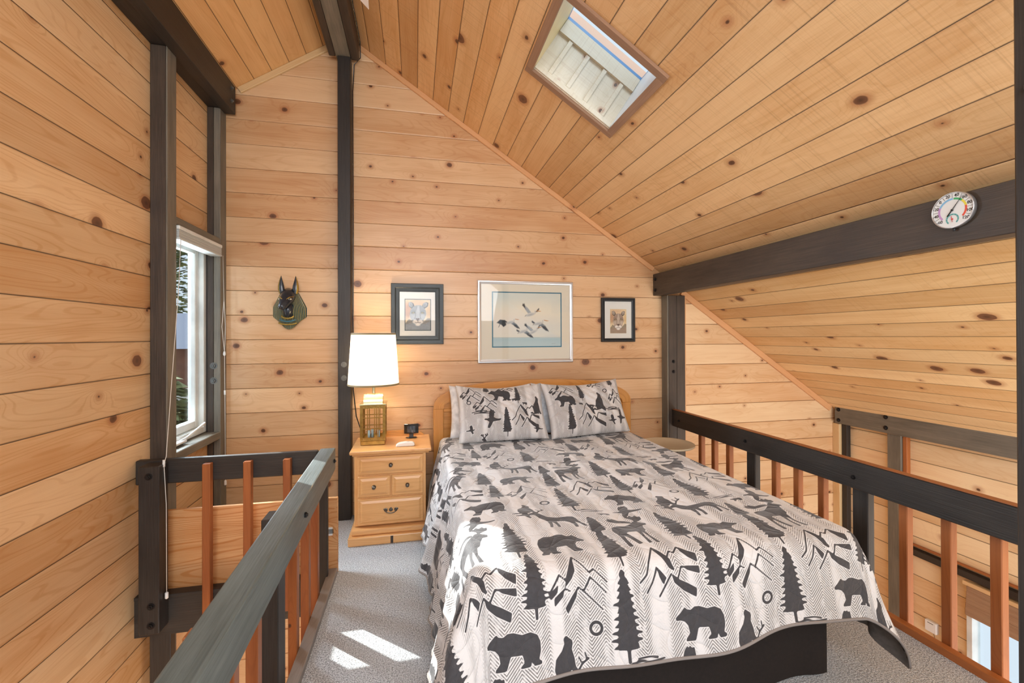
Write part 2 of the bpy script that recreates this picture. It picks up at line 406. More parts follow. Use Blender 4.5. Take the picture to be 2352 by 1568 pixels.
# ------------------------------------------------------------------ timbers
def bolts(parent, axis, pts, mat='steel', r=.011):
    for p in pts: hexbolt(parent, p, axis, r, mat)
t = thing('timber_post', 'tall black timber post standing against the back wall under the ridge beam', 'post', (-.515, 3.45, 0))
box('post_shaft', t, 'dark', -.56, -.47, 3.41, 3.499, 0, 3.42, bev=.004)
bolts(t, '-y', [(-.518, 3.41, 1.145), (-.518, 3.41, 1.046)], r=.014)
t = thing('timber_post', 'dark brown post at the left edge of the window', 'post', (-1.37, 2.785, -2.4))
box('post_shaft', t, 'darkbrown', -1.409, -1.334, 2.738, 2.83, -2.399, 2.945, bev=.003)
box('post_lit_side', t, 'greystain', -1.3335, -1.326, 2.739, 2.83, -2.399, 2.945, bev=.001)  # paler strip: light on this side of the post put into colour
t = thing('timber_post', 'dark corner post between the window and the back wall', 'post', (-1.37, 3.45, 0))
box('post_shaft', t, 'darkbrown', -1.409, -1.371, 3.404, 3.499, .001, 2.945, bev=.002)
box('post_filler', t, 'dark', -1.42, -1.405, 3.403, 3.406, .66, 2.03)
box('post_shaft', t, 'greystain', -1.369, -1.326, 3.403, 3.499, .001, 2.945, bev=.003)
bolts(t, '-y', [(-1.369, 3.403, 1.151), (-1.369, 3.403, 1.048)], r=.016)
t = thing('timber_post', 'brown built-up post in the corner right of the bed', 'post', (2.2, 3.45, 0))
box('post_shaft', t, 'greystain', 2.122, 2.135, 3.41, 3.499, .001, 1.70, bev=.002)
box('post_shaft', t, 'darkbrown', 2.136, 2.214, 3.41, 3.499, .001, 1.70, bev=.003)
box('post_shaft', t, 'darkbrown', 2.216, 2.298, 3.412, 3.499, -.6, 1.70, bev=.003, jit=(3, 2))
bolts(t, '-y', [(2.182, 3.41, 1.126), (2.182, 3.41, 1.039)], 'blackbolt')
t = thing('timber_post', 'black timber post close to the camera at the right edge of the photo', 'post', (1.285, .63, 0))
box('post_shaft', t, 'dark', 1.240, 1.330, .588, .678, .001, zr(1.330)-.004, bev=.004)
bolts(t, '-x', [(1.240, .645, 1.62), (1.240, .65, 1.86)], r=.007)
# plate beam on the left wall posts
t = thing('wall_beam', 'long dark beam along the top of the left wall', 'beam', (-1.33, 1.0, 2.94))
box('plate', t, 'dark', -1.409, -1.327, YF, 3.499, 2.946, 3.06, along='y', bev=.003)
box('side_board', t, 'dark', -1.326, -1.255, YF, 3.47, 2.935, zl(-1.255)-.004, along='y', bev=.003, jit=(2, 1))
for z in (3.09, 3.0):
    hexbolt(t, (-1.255, 3.40, z), '+x', .011)
t = thing('ridge_beam', 'dark built-up beam running along the ridge of the ceiling', 'beam', (-.515, 1.0, 3.41))
box('beam_board', t, 'darkbrown', -.622, -.575, YF, 3.43, 3.418, 3.56, along='y', bev=.006)
box('beam_core', t, 'greystain', -.573, -.472, YF, 3.497, 3.421, 3.56, along='y', bev=.003)
box('beam_board', t, 'darkbrown', -.470, -.412, YF, 3.45, 3.418, 3.56, along='y', bev=.006, jit=(4, 3))
CORD = MB().tube([(-.40, YF, 3.535), (-.402, 1.2, 3.532), (-.40, 3.40, 3.535), (-.405, 3.46, 3.45), (-.45, 3.47, 3.40), (-.462, 3.475, 3.2), (-.461, 3.478, 2.2), (-.463, 3.478, 1.5), (-.462, 3.478, .95), (-.44, 3.47, .75), (-.40, 3.46, .63), (-.36, 3.36, .605)], .004)
t = thing('eave_beam', 'wide dark beam over the right loft railing', 'beam', (2.085, 1.5, 1.7))
box('beam_board', t, 'darkbrown', 2.04, 2.13, .5, 3.497, 1.702, zr(2.13)-.004, along='y', bev=.003)
bolts(t, '-x', [(2.04, 3.46, 1.843), (2.04, 3.46, 1.748)], 'blackbolt')
t = thing('eave_beam', 'grey brown beam at the foot of the sloped ceiling over the lower room', 'beam', (3.98, 1, .5))
box('beam_board', t, 'greystain', 3.94, 4.028, YF, 3.46, .508, .668, along='y', bev=.003)
bolts(t, '-x', [(3.94, 2.99, .645), (3.94, 2.99, .553), (3.94, 3.42, .64), (3.94, 3.42, .54)], 'blackbolt', .013)
t = thing('timber_post', 'flat grey brown post on the lower room wall below the far beam', 'post', (4.0, 2.95, -2.4))
box('post_shaft', t, 'greystain', 3.975, 4.029, 2.895, 3.005, -1.25, .508, bev=.003)
box('post_back', t, 'kerb_r', 3.99, 4.029, 2.86, 2.893, -1.25, .508, bev=.002)
t = thing('timber_post', 'narrow dark post in the far corner of the lower room', 'post', (4.0, 3.4, -2.4))
box('post_shaft', t, 'dark', 3.985, 4.029, 3.375, 3.425, -2.39, .508, bev=.002)
# lower room wall dressing
struct(MB().box(3.975, 4.029, YF, 2.86, -.455, -.405, along='y', bev=.002).build('trim_6', 'dark'))
struct(MB().box(4.0, 4.029, YF, 2.86, -.385, -.375, along='y').build('trim_7', 'kerb_r'))
struct(MB().box(3.995, 4.029, 2.56, 2.62, -2.0, -.458, bev=.002).build('trim_8', 'trim_pale'))
# lower window with its shade
wn = bpy.data.objects.new('window_2', None); COL.objects.link(wn); wn.location = (4.03, 1.5, -1.2); wn['kind'] = 'structure'; OFF[wn.name] = Vector(wn.location)
m = MB()
m.box(4.0, 4.08, KY1-.035, KY1, KZ0, KZ1, bev=.002); m.box(4.0, 4.08, KY0, KY0+.035, KZ0, KZ1, bev=.002); m.box(4.0, 4.08, KY0, KY1, KZ1-.035, KZ1, along='y', bev=.002); m.box(4.0, 4.08, KY0, KY1, KZ0, KZ0+.04, along='y', bev=.002)
m.box(4.03, 4.07, 2.29, 2.31, KZ0, KZ1)
m.build('window_frame', 'vinyl', wn)
box('pane', wn, 'glass', 4.055, 4.06, KY0+.03, KY1-.03, KZ0+.03, KZ1-.03)
t = thing('roman_blind', 'brown woven blind drawn up over the lower room window', 'window blind', (3.97, 1.5, -.7))
m = MB()
for k in range(5): m.box(3.965-.004*k, 3.985, .56, 2.45, -.52-.04*k-.035, -.50-.04*k, along='y', bev=.006)
m.build('shade_folds', 'woven', t); box('headrail', t, 'trim_pale', 3.96, 3.995, .55, 2.47, -.50, -.47, along='y', bev=.003)
t = thing('thermostat_box', 'small white box with a thin wire on the lower room wall', 'control box', (4.02, 2.7, -.98))
box('case', t, 'white', 4.0, 4.029, 2.665, 2.745, -1.02, -.935, bev=.003)
box('printed_label', t, 'greystain', 3.9985, 4.0, 2.685, 2.725, -.952, -.947)
MB().tube([(4.02, 2.70, -1.02), (4.02, 2.68, -1.08), (4.02, 2.64, -1.12)], .002).build('wire', 'blackpl', t)

# ------------------------------------------------------------------ skylight
sk = bpy.data.objects.new('window_3', None); COL.objects.link(sk); sk.location = (.88, 2.1, 2.75); sk['kind'] = 'structure'; OFF[sk.name] = Vector(sk.location)
sl = math.atan(.6575)
# local frame: X down the slope, Y world y, Z out of the room
SM = Matrix.Translation((SX0, 0, zr(SX0))) @ Matrix.Rotation(sl, 4, 'Y')
LS = (SX1-SX0)*1.1968
m = MB()
fw = .042
for a in ((-fw, LS+fw, SY0-fw, SY0), (-fw, LS+fw, SY1, SY1+fw), (-fw, 0, SY0, SY1), (LS, LS+fw, SY0, SY1)):
    m.box(a[0], a[1], a[2], a[3], -.018, -.001, bev=.002, mat=SM)
m.build('casing', stain('casing_stain', '#8a6850', '#a98468', .6, 30.), sk)
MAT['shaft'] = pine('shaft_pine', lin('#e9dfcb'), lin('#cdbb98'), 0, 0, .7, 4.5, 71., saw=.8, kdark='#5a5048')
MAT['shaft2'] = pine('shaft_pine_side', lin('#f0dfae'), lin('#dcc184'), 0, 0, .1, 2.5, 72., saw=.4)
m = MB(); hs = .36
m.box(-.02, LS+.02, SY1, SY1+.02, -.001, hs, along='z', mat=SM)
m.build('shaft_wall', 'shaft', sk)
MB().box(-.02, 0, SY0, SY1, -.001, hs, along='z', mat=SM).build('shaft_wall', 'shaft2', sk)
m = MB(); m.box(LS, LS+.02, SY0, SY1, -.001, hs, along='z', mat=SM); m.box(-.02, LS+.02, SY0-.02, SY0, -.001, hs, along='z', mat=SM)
MAT['shaft3'] = pine('shaft_pine_skylit', lin('#e6ebf2'), lin('#c4cedb'), 0, 0, .1, 2.5, 73.)  # sky light on this face painted into the pine as blue-white
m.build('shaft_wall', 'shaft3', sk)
m = MB()
m.box(0.002, LS-.002, SY1-.016, SY1, hs-.09, hs-.001, along='x', mat=SM)
m.box(0.002, LS-.002, SY1-.012, SY1, .002, .03, along='x', mat=SM)
m.build('shaft_board', 'shaft', sk)
for k in range(4):
    x = .075+k*.125
    MB().box(x, x+.028, SY1-.012, SY1, .03, hs-.092, along='z', mat=SM, bev=.003).build('batten', 'shaft', sk)
m = MB()
m.box(-.02, LS+.02, SY0-.05, SY0-.0, hs, hs+.03, mat=SM); m.box(-.05, 0, SY0, SY1, hs, hs+.03, mat=SM); m.box(LS, LS+.05, SY0, SY1, hs, hs+.03, mat=SM); m.box(-.02, LS+.02, SY1, SY1+.05, hs, hs+.03, mat=SM)
m.build('glazing_frame', plain('blue_glazing_frame', '#5b86b4', .4), sk)
m = MB(); m.box(-.02, LS+.02, SY0-.02, SY1+.02, hs+.012, hs+.018, mat=SM); m.build('pane', 'glass', sk)
MB().box(-.02, LS+.02, SY1+.05, SY1+.09, hs+.0, hs+.12, mat=SM).build('roof_kerb', plain('peach_roof_kerb', '#f2c4a8', .7), sk)

# ------------------------------------------------------------------ left window
wn = bpy.data.objects.new('window_1', None); COL.objects.link(wn); wn.location = (-1.45, 3.1, .7); wn['kind'] = 'structure'; OFF[wn.name] = Vector(wn.location)
m = MB(); fx0, fx1 = -1.50, -1.414; fy0, fy1, fz0, fz1 = 2.835, 3.402, .70, 1.99
for a in ((fy0, fy0+.035, fz0, fz1), (fy1-.035, fy1, fz0, fz1)): m.box(fx0, fx1, *a, bev=.003)
m.box(fx0, fx1, fy0+.035, fy1-.035, fz0, fz0+.04, along='y', bev=.003); m.box(fx0, fx1, fy0+.035, fy1-.035, fz1-.035, fz1, along='y', bev=.003)
m.build('window_frame', 'vinyl', wn)
m = MB(); a0, a1, b0, b1 = fy0+.036, fy1-.036, fz0+.041, fz1-.036
for a in ((a0, a0+.045, b0, b1), (a1-.045, a1, b0, b1)): m.box(-1.49, -1.445, *a, bev=.004)
m.box(-1.49, -1.445, a0+.045, a1-.045, b0, b0+.05, along='y', bev=.004); m.box(-1.49, -1.445, a0+.045, a1-.045, b1-.045, b1, along='y', bev=.004)
m.build('sash', 'vinyl', wn)
box('pane', wn, 'glass', -1.472, -1.468, a0+.04, a1-.04, b0+.04, b1-.04)
cr = box('crank_cover', wn, 'white', -1.412, -1.375, 2.93, 3.06, .706, .722, bev=.004)
MB().tube([(-1.395, 3.03, .722), (-1.375, 3.06, .735), (-1.36, 3.2, .775), (-1.355, 3.24, .785)], .006, taper=[.007, .006, .006, .009]).build('crank_handle', 'white', cr)
m = MB(); m.box(-1.412, -1.327, 2.832, 3.402, .645, .695, along='y', bev=.004); m.box(-1.5, -1.413, 2.832, 3.402, .65, .698, along='y')
m.build('sill', 'greystain', wn)
box('head_board', wn, 'greystain', -1.412, -1.327, 2.832, 3.402, 1.99, 2.035, along='y', bev=.004)
t = thing('window_blind', 'white blind drawn up at the top of the narrow window', 'window blind', (-1.35, 3.1, 1.9))
m = MB(); m.box(-1.395, -1.312, 2.836, 3.40, 1.965, 1.988, along='y', bev=.004); m.build('headrail', 'vinyl', t)
m = MB()
for k in range(6): m.box(-1.385-.001*(k % 2), -1.317+.001*(k % 2), 2.84, 3.398, 1.922+.007*k, 1.9275+.007*k, along='y')
m.box(-1.388, -1.314, 2.838, 3.40, 1.908, 1.921, along='y', bev=.003)
m.build('slats', plain('pale_blind_slats', '#ccd2d0', .5), t)
ca = MB().tube([(-1.31, 2.845, 1.915), (-1.302, 2.80, 1.6), (-1.285, 2.68, 1.0), (-1.262, 2.595, .735), (-1.255, 2.56, .70), (-1.245, 2.56, .5), (-1.243, 2.56, .05)], .0017, 6).build('pull_cord', 'cord', t)
MB().lathe([(.004, 0), (.008, .004), (.008, .03), (.004, .034)], (-1.243, 2.56, .018), 12).build('cord_tassel', 'white', ca)
MB().lathe([(.006, 0), (.006, .035)], (-1.254, 2.557, .69), 8).build('cord_clip', 'white', ca)
cb = MB().tube([(-1.308, 3.398, 1.915), (-1.30, 3.392, 1.6), (-1.312, 3.39, 1.42), (-1.297, 3.392, 1.24), (-1.295, 3.393, .9), (-1.292, 3.393, .36)], .0017, 6).tube([(-1.308, 3.398, 1.915), (-1.30, 3.392, 1.6), (-1.29, 3.39, 1.42), (-1.297, 3.392, 1.24)], .0017, 6).build('pull_cord', 'cord', t)
MB().lathe([(.005, 0), (.009, .01), (.006, .03)], (-1.297, 3.392, 1.22), 10).build('cord_joiner', 'white', cb); MB().lathe([(.006, 0), (.006, .03)], (-1.295, 3.393, .95), 10).build('cord_clip', 'white', cb)
MB().lathe([(.006, 0), (.008, .004), (.007, .03), (.003, .034)], (-1.292, 3.393, .325), 12).build('cord_tassel', 'white', cb)

# ------------------------------------------------------------------ railings
t = thing('stair_railing', 'slate grey railing along the carpet side of the stairwell', 'railing', (-.46, 1.5, 0))
P0, P1 = Vector((-.491, 2.665, 0)), Vector((-.415, .35, 0))
ang = math.atan2(P1.y-P0.y, P1.x-P0.x); Lr = (P1-P0).length
RM = Matrix.Translation(P0) @ Matrix.Rotation(ang, 4, 'Z')
MB().box(0, Lr, -.040, .040, .590, .715, along='x', bev=.006, mat=RM, seg=2).build('handrail', 'slatestain', t)
for i, y in enumerate((2.38, 2.19, 1.985, 1.52, 1.335, 1.14, .95)):
    x = -.488+.0*(y); box('baluster', t, 'redwood', x-.036, x, y, y+.040, -.16, .66, bev=.003, jit=(i*1.7, i*.9))
box('railing_post', t, 'dark', -.545, -.488, 1.73, 1.818, -.19, .69, bev=.003)
box('railing_post', t, 'dark', -.532, -.477, 2.57, 2.60, -.19, .59, bev=.003)
hexbolt(t, (-.4515, 2.60, .655), '+x', .011, 'blackbolt'); hexbolt(t, (-.4265, 1.84, .655), '+x', .011, 'blackbolt')
box('post_bracket', t, 'steel', -.545, -.515, 2.50, 2.55, .655, .675, bev=.002)
t = thing('stair_railing', 'short black railing across the far end of the stairwell', 'railing', (-.9, 2.6, 0))
box('handrail', t, 'dark', -1.405, -.535, 2.603, 2.643, .590, .715, along='x', bev=.005)
for i, x in enumerate((-1.085, -.893, -.70)):
    box('baluster', t, 'redwood', x, x+.037, 2.561, 2.601, -.125, .69, bev=.003, jit=(i*2.3+9, i*.7))
box('railing_post', t, 'dark', -1.345, -1.255, 2.515, 2.601, -.13, .705, bev=.004)
bolts(t, '-y', [(-1.30, 2.515, .655), (-1.29, 2.515, .01), (-1.29, 2.515, -.085)], 'blackbolt', .012)
# deck rim and kerbs
struct(MB().box(XW, -.535, 2.605, 2.66, -.19, .0, along='x').box(XW, -.535, 2.60, 2.66, .0, .018, along='x', bev=.002).build('trim_9', 'dark'))
struct(MB().box(-1.345, -1.25, 2.61, 2.66, -2.4, -.19, bev=.003).build('trim_10', 'dark'))
struct(MB().box(-.487, -.44, .2, 2.66, -.2, .032, along='y', bev=.003).build('trim_11', 'kerb'))
struct(MB().box(2.161, 2.198, YF, 3.40, -.2, .034, along='y', bev=.003).build('trim_12', 'kerb_r'))
struct(MB().box(2.198, 2.30, 2.9, 3.41, -.35, -.2, along='y').build('trim_13', 'dark'))
o = box('pine_board', None, 'panel', -1.404, -.44, 2.668, 2.69, .001, .428, along='x', bev=.002)
tag(o, 'smooth pale pine board standing on edge behind the short black railing', 'board')
st = MB().box(-.50, -.468, 2.666, 2.668, .215, .262); stc = st.build('barcode_sticker', 'white', o)
m = MB(); xx = -.496
for k in range(11):
    wv_ = .0010+.0009*((k*7) % 3); m.box(xx, xx+wv_, 2.6652, 2.666, .226, .252); xx += wv_+.0013
m.build('barcode_lines', 'blackpl', stc)
t = thing('loft_railing', 'long black railing on the open right side of the loft', 'railing', (2.2, 2.2, 0))
box('handrail', t, 'dark', 2.16, 2.198, .5, 3.40, .572, .712, along='y', bev=.004)
box('rail_cap', t, 'redwood', 2.161, 2.199, .5, 3.40, .7125, .716, along='y')
for i, (y, hw) in enumerate(((3.062, 0), (2.906, 0), (2.745, 0), (2.327, 0), (2.163, 0), (2.0, 0), (1.578, 0), (1.41, 0), (1.245, 0))):
    box('baluster', t, 'redwood', 2.20, 2.237, y, y+.038, -.05, .69, bev=.003, jit=(i*1.3+20, i*.83))
box('railing_post', t, 'dark', 2.20, 2.243, 2.50, 2.578, -.19, .70, bev=.004)
box('railing_post', t, 'dark', 2.20, 2.243, 1.757, 1.837, -.19, .70, bev=.004, jit=(3, 1))
bolts(t, '-x', [(2.16, 2.54, .64), (2.16, 1.797, .63), (2.16, 3.30, .634)], 'blackbolt', .008)

# ------------------------------------------------------------------ nightstand
t = thing('nightstand', 'honey pine nightstand with four drawers beside the bed', 'nightstand', (-.17, 3.2, 0))
MB().box(-.398, .063, 3.035, 3.42, .10, .575, along='z', bev=.002).build('body', 'cabinet', t)
MB().box(-.425, .10, 3.0, 3.43, .577, .600, along='x', bev=.007, seg=2).box(-.41, .085, 3.015, 3.425, .565, .577, along='x', bev=.004).build('top', 'cabinet', t)
MB().box(-.43, .085, 2.965, 3.42, .0, .055, along='x', bev=.006, seg=2).box(-.415, .073, 2.99, 3.42, .055, .095, along='x', bev=.012, seg=3).build('plinth', 'cabinet', t)
bs = [(-.36, .60), (-.36, .615), (-.33, .63), (-.26, .637), (-.1, .645), (.02, .632), (.05, .612), (.06, .60)]
MB().prism(bs, 'y', 3.405, 3.425, along='x').build('back_rail', 'oak', t)
def drawer(x0, x1, z0, z1, mat='cabinet', inset=.028):
    m = MB().box(x0, x1, 3.020, 3.034, z0, z1, along='x', bev=.003)
    b = bmesh.new()  # raised field with a sloped border
    a = [(x0+inset*.5, 3.0195, z0+inset*.5), (x1-inset*.5, 3.0195, z0+inset*.5), (x1-inset*.5, 3.0195, z1-inset*.5), (x0+inset*.5, 3.0195, z1-inset*.5)]
    c = [(x0+inset, 3.013, z0+inset), (x1-inset, 3.013, z0+inset), (x1-inset, 3.013, z1-inset), (x0+inset, 3.013, z1-inset)]
    A = [b.verts.new(p) for p in a]; C2 = [b.verts.new(p) for p in c]; b.faces.new(C2)
    for i in range(4): b.faces.new((A[i], A[(i+1) % 4], C2[(i+1) % 4], C2[i]))
    bmesh.ops.recalc_face_normals(b, faces=b.faces)
    if b.faces[0].normal.y > 0: bmesh.ops.reverse_faces(b, faces=b.faces)
    b.verts.index_update(); m.bm(b, 'x')
    return m.build('drawer', mat, t)
def knob(par, x, z):
    mm = Matrix.Translation((x, 3.013, z)) @ Euler((PI/2, 0, 0)).to_matrix().to_4x4()
    MB().lathe([(.013, 0), (.013, .002), (.005, .004), (.005, .012), (.0115, .017), (.0115, .021), (.006, .024)], n=20, mat=mm).build('knob', 'pewter', par)
d = drawer(-.375, .045, .440, .558); knob(d, -.165, .50)
d = drawer(-.375, -.170, .293, .428); knob(d, -.272, .36)
d = drawer(-.160, .045, .293, .428); knob(d, -.058, .36)
d = drawer(-.375, .045, .108, .281)
m = MB()
for sx in (-1, 1):
    m.ell((-.165+sx*.032, 3.011, .203), (.011, .003, .013)); m.ell((-.165+sx*.042, 3.011, .208), (.006, .003, .006)); m.ell((-.165+sx*.030, 3.005, .203), (.005, .008, .005))
m.ell((-.165, 3.012, .203), (.013, .003, .012)); m.ell((-.165, 3.012, .212), (.006, .003, .008))
m.tube([(-.165+.034*math.sin(a), 3.0, .203-.018*math.cos(a)*1.0+.0) for a in np.linspace(-PI/2, PI/2, 11)], .0032)
m.build('bail_pull', 'pewter', d)
box('dark_knot', t, 'darkbrown', -.165, -.148, 2.9635, 2.9655, .004, .05)

# ------------------------------------------------------------------ lantern lamp
lx, ly = -.293, 3.235
t = thing('table_lamp', 'brass lantern table lamp with a lit white shade on the nightstand', 'lamp', (lx, ly, .6))
box('base', t, 'brass', lx-.082, lx+.082, ly-.075, ly+.075, .601, .630, bev=.003)
m = MB(); hw, hd = .075, .068
for sx in (-1, 1):
    for sy in (-1, 1): m.box(lx+sx*hw-.009, lx+sx*hw+.009, ly+sy*hd-.009, ly+sy*hd+.009, .630, .875)
for z in (.630, .853):
    for sy in (-1, 1): m.box(lx-hw, lx+hw, ly+sy*hd-.007, ly+sy*hd+.007, z, z+.022)
    for sx in (-1, 1): m.box(lx+sx*hw-.007, lx+sx*hw+.007, ly-hd, ly+hd, z, z+.022)
m.build('cage', 'brass', t)
m = MB()
for z in (.710, .785):
    for sy in (-1, 1): m.box(lx-hw, lx+hw, ly+sy*hd-.0035, ly+sy*hd+.0035, z, z+.006)
    for sx in (-1, 1): m.box(lx+sx*hw-.0035, lx+sx*hw+.0035, ly-hd, ly+hd, z, z+.006)
for x in (-.036, 0.0, .036)[::2] + (.012,):
    for sy in (-1, 1): m.box(lx+x-.0028, lx+x+.0028, ly+sy*(hd+.002)-.003, ly+sy*(hd+.002)+.003, .650, .855)
for y in (-.024, .024):
    for sx in (-1, 1): m.box(lx+sx*hw-.003, lx+sx*hw+.003, ly+y-.0028, ly+y+.0028, .650, .855)
m.build('grille', 'brass', t)
for z in (.641, .864):
    for k in range(6): MB().ell((lx-.062+k*.0248, ly-hd-.008, z), (.003, .003, .003), seg=8).build('rivet', 'brass_hi', t)
for dx, dy in ((-.03, -.01), (.035, -.02), (-.012, .03)):
    cd = MB().lathe([(.0085, 0), (.0085, .058), (.003, .060)], (lx+dx, ly+dy, .632), 14).build('candle_tube', plain('pale_candle', '#b9cfd0', .5), t)
    MB().lathe([(.002, 0), (.008, .012), (.007, .03), (.001, .052)], (lx+dx, ly+dy, .693), 12).build('candle_bulb', 'picglass', cd)
m = MB().box(lx-.09, lx+.09, ly-.083, ly+.083, .876, .884, bev=.002); m.build('roof_plate', 'brass_hi', t)
m = MB(); arc = [(lx-.0+.0, 0)]
pts = [(ly+.050*math.cos(a), .884+.062*math.sin(a)) for a in np.linspace(0, PI, 15)]
m.prism(pts, 'x', lx-.064, lx+.064, along='x')
for x in (-.038, .038): m.prism([(ly+.053*math.cos(a), .884+.0655*math.sin(a)) for a in np.linspace(0, PI, 15)], 'x', lx+x-.003, lx+x+.003)
m.build('barrel_roof', 'brass_hi', t)
MB().lathe([(.013, 0), (.010, .01), (.010, .12), (.016, .125), (.016, .17)], (lx, ly, .945), 16).build('stem', 'brass_hi', t)
sz0, sz1 = 1.010, 1.375
m = MB(); n = 48; prof = [(.174, sz0), (.150, sz1)]
for k in range(n):
    a0, a1 = 2*PI*k/n, 2*PI*(k+1)/n; b = len(m.v)
    for a in (a0, a1):
        for r, z in prof: m.v.append((lx+r*math.cos(a), ly+r*math.sin(a), z))
    m.face([b, b+2, b+3, b+1], [(a0*.17, 0), (a1*.17, 0), (a1*.17, .36), (a0*.17, .36)], 0, True)
sh = m.build('lamp_shade', 'shade', t)
for r, z in ((.175, sz0), (.151, sz1-.012)):
    MB().lathe([(r, 0), (r+.0015, .006), (r, .012), (r-.003, .012), (r-.003, 0), (r, 0)], (lx, ly, z-.001), 48, caps=False).build('shade_binding', 'shade_trim', sh)
MB().ell((lx, ly, 1.17), (.03, .03, .042)).build('bulb', 'bulb', t)
MB().tube([(lx-.15, ly, sz1-.02), (lx, ly, sz1-.02), (lx+.15, ly, sz1-.02)], .002, 6).tube([(lx, ly-.15, sz1-.02), (lx, ly+.15, sz1-.02)], .002, 6).tube([(lx, ly, 1.1), (lx, ly, sz1-.02)], .003, 6).build('shade_spider', 'brass_hi', sh)
light('lamp_light', 'POINT', (lx, ly, 1.19), (lx, ly, 0), 9, (1, .80, .55), .06)

CORD.build('power_cord', 'blackpl', bpy.data.objects['table_lamp'])
# devices on the nightstand
t = thing('desk_clock', 'small black curved-screen clock on a foot at the back of the nightstand', 'clock', (-.035, 3.33, .6))
cv = [(-.052+.104*i/8, 3.318-.012*math.sin(PI*i/8)) for i in range(9)]
MB().prism(cv+[(x, y+.018) for x, y in cv[::-1]], 'z', .635, .705, bev=.002, mat=Matrix.Translation((-.035, 0, 0))).build('case', 'blackpl', t)
MB().prism([(x*.88, y-.0012) for x, y in cv]+[(x*.88, y+.002) for x, y in cv[::-1]], 'z', .646, .690, mat=Matrix.Translation((-.035, 0, 0))).build('screen', 'screen', t)
MB().box(-.05, -.02, 3.315, 3.33, .606, .637, bev=.003).ell((-.035, 3.32, .606), (.042, .022, .005)).build('foot', 'blackpl', t)
t = thing('remote_control', 'white curved remote control lying on the nightstand', 'remote', (-.07, 3.09, .6))
pr_ = [(-.062, .601), (-.055, .6005), (.055, .6005), (.062, .603), (.062, .617), (.05, .626), (0, .630), (-.045, .623), (-.062, .612)]
MB().prism([(x-.073, z) for x, z in pr_], 'y', 3.066, 3.106, bev=.004, mat=Matrix.Translation((0, .005, 0))).build('case', 'white', t)
MB().ell((-.055, 3.09, .6305), (.010, .006, .0015)).ell((-.09, 3.09, .628), (.006, .005, .0015)).build('buttons', 'vinyl', t)

# ------------------------------------------------------------------ bed
BX0, BX1, BY0, BY1, BZ = .215, 1.615, 1.42, 3.33, .60
t = thing('bed', 'bed with an arched golden oak headboard and dark brown skirt', 'bed', (.94, 2.4, 0))
def arch(x, xc, hw, z0, h, p=2.5): return z0+h*max(0., 1-abs((x-xc)/hw)**p)**(1/p)
xc = .938; N = 44
out = [(xc-.81*math.cos(PI*i/N), 0) for i in range(N+1)]
out = [(x, arch(x, xc, .81, .80, .205)) for x, _ in out]; inn = [(xc-.735*math.cos(PI*i/N), 0) for i in range(N+1)]
inn = [(x, arch(x, xc, .735, .80, .125, 2.3)) for x, _ in inn]
m = MB(); y0, y1 = 3.355, 3.400
for i in range(N):
    b = len(m.v); q = [out[i], out[i+1], inn[i+1], inn[i]]
    m.v += [(x, y0, z) for x, z in q]+[(x, y1, z) for x, z in q]
    s0, s1 = i*.045, (i+1)*.045
    for idx, uv in (([0, 1, 2, 3], [(s0, 0), (s1, 0), (s1, .08), (s0, .08)]), ([7, 6, 5, 4], [(s0, 0), (s1, 0), (s1, .08), (s0, .08)]), ([0, 4, 5, 1], [(s0, 0), (s0, .04), (s1, .04), (s1, 0)]), ([3, 2, 6, 7], [(s0, 0), (s1, 0), (s1, .04), (s0, .04)])):
        m.face([b+k for k in idx], uv)
for sx in (-1, 1): m.box(min(xc+sx*.81, xc+sx*.735), max(xc+sx*.81, xc+sx*.735), y0, y1, .002, .80, bev=.003)
m.build('headboard_frame', 'oak', t)
pts = [(xc-.735, .3)]+[(xc+.735, .3)]+[(x, z) for x, z in inn[::-1]]
m = MB(); m.prism(pts, 'y', 3.375, 3.39, along='x'); m.box(xc-.735, xc+.735, 3.362, 3.375, .775, .80, along='x', bev=.003); m.build('headboard_panel', 'oak', t)
box('box_spring', t, 'black_cloth', BX0+.02, BX1-.02, BY0+.04, BY1, .12, .34, bev=.02)
box('mattress', t, 'white_cloth', BX0+.015, BX1-.015, BY0+.03, BY1, .34, BZ-.02, bev=.04, seg=3)
m = MB(); # skirt: a pleated sheet round three sides
path = []
def sk_pts(a, b, n): return [(a[0]+(b[0]-a[0])*i/n, a[1]+(b[1]-a[1])*i/n) for i in range(n)]
path = sk_pts((BX0-.005, BY1-.02), (BX0-.005, BY0+.02), 90)+sk_pts((BX0-.005, BY0+.02), (BX1-.02, BY0+.02), 80)+sk_pts((BX1-.02, BY0+.02), (BX1-.02, BY1-.02), 90)
for i, (x, y) in enumerate(path):
    for z in (.01, .2, .34):
        k = (.34-z)/.34*.006; m.v.append((x+k*math.sin(i*.55), y+k*math.sin(i*.47+1), z))
for i in range(len(path)-1):
    for j in range(2):
        a = i*3+j; m.face([a, a+3, a+4, a+1], [(i*.02, j*.15), (i*.02+.02, j*.15), (i*.02+.02, j*.15+.15), (i*.02, j*.15+.15)], 0, True)
m.build('bed_skirt', 'black_cloth', t)

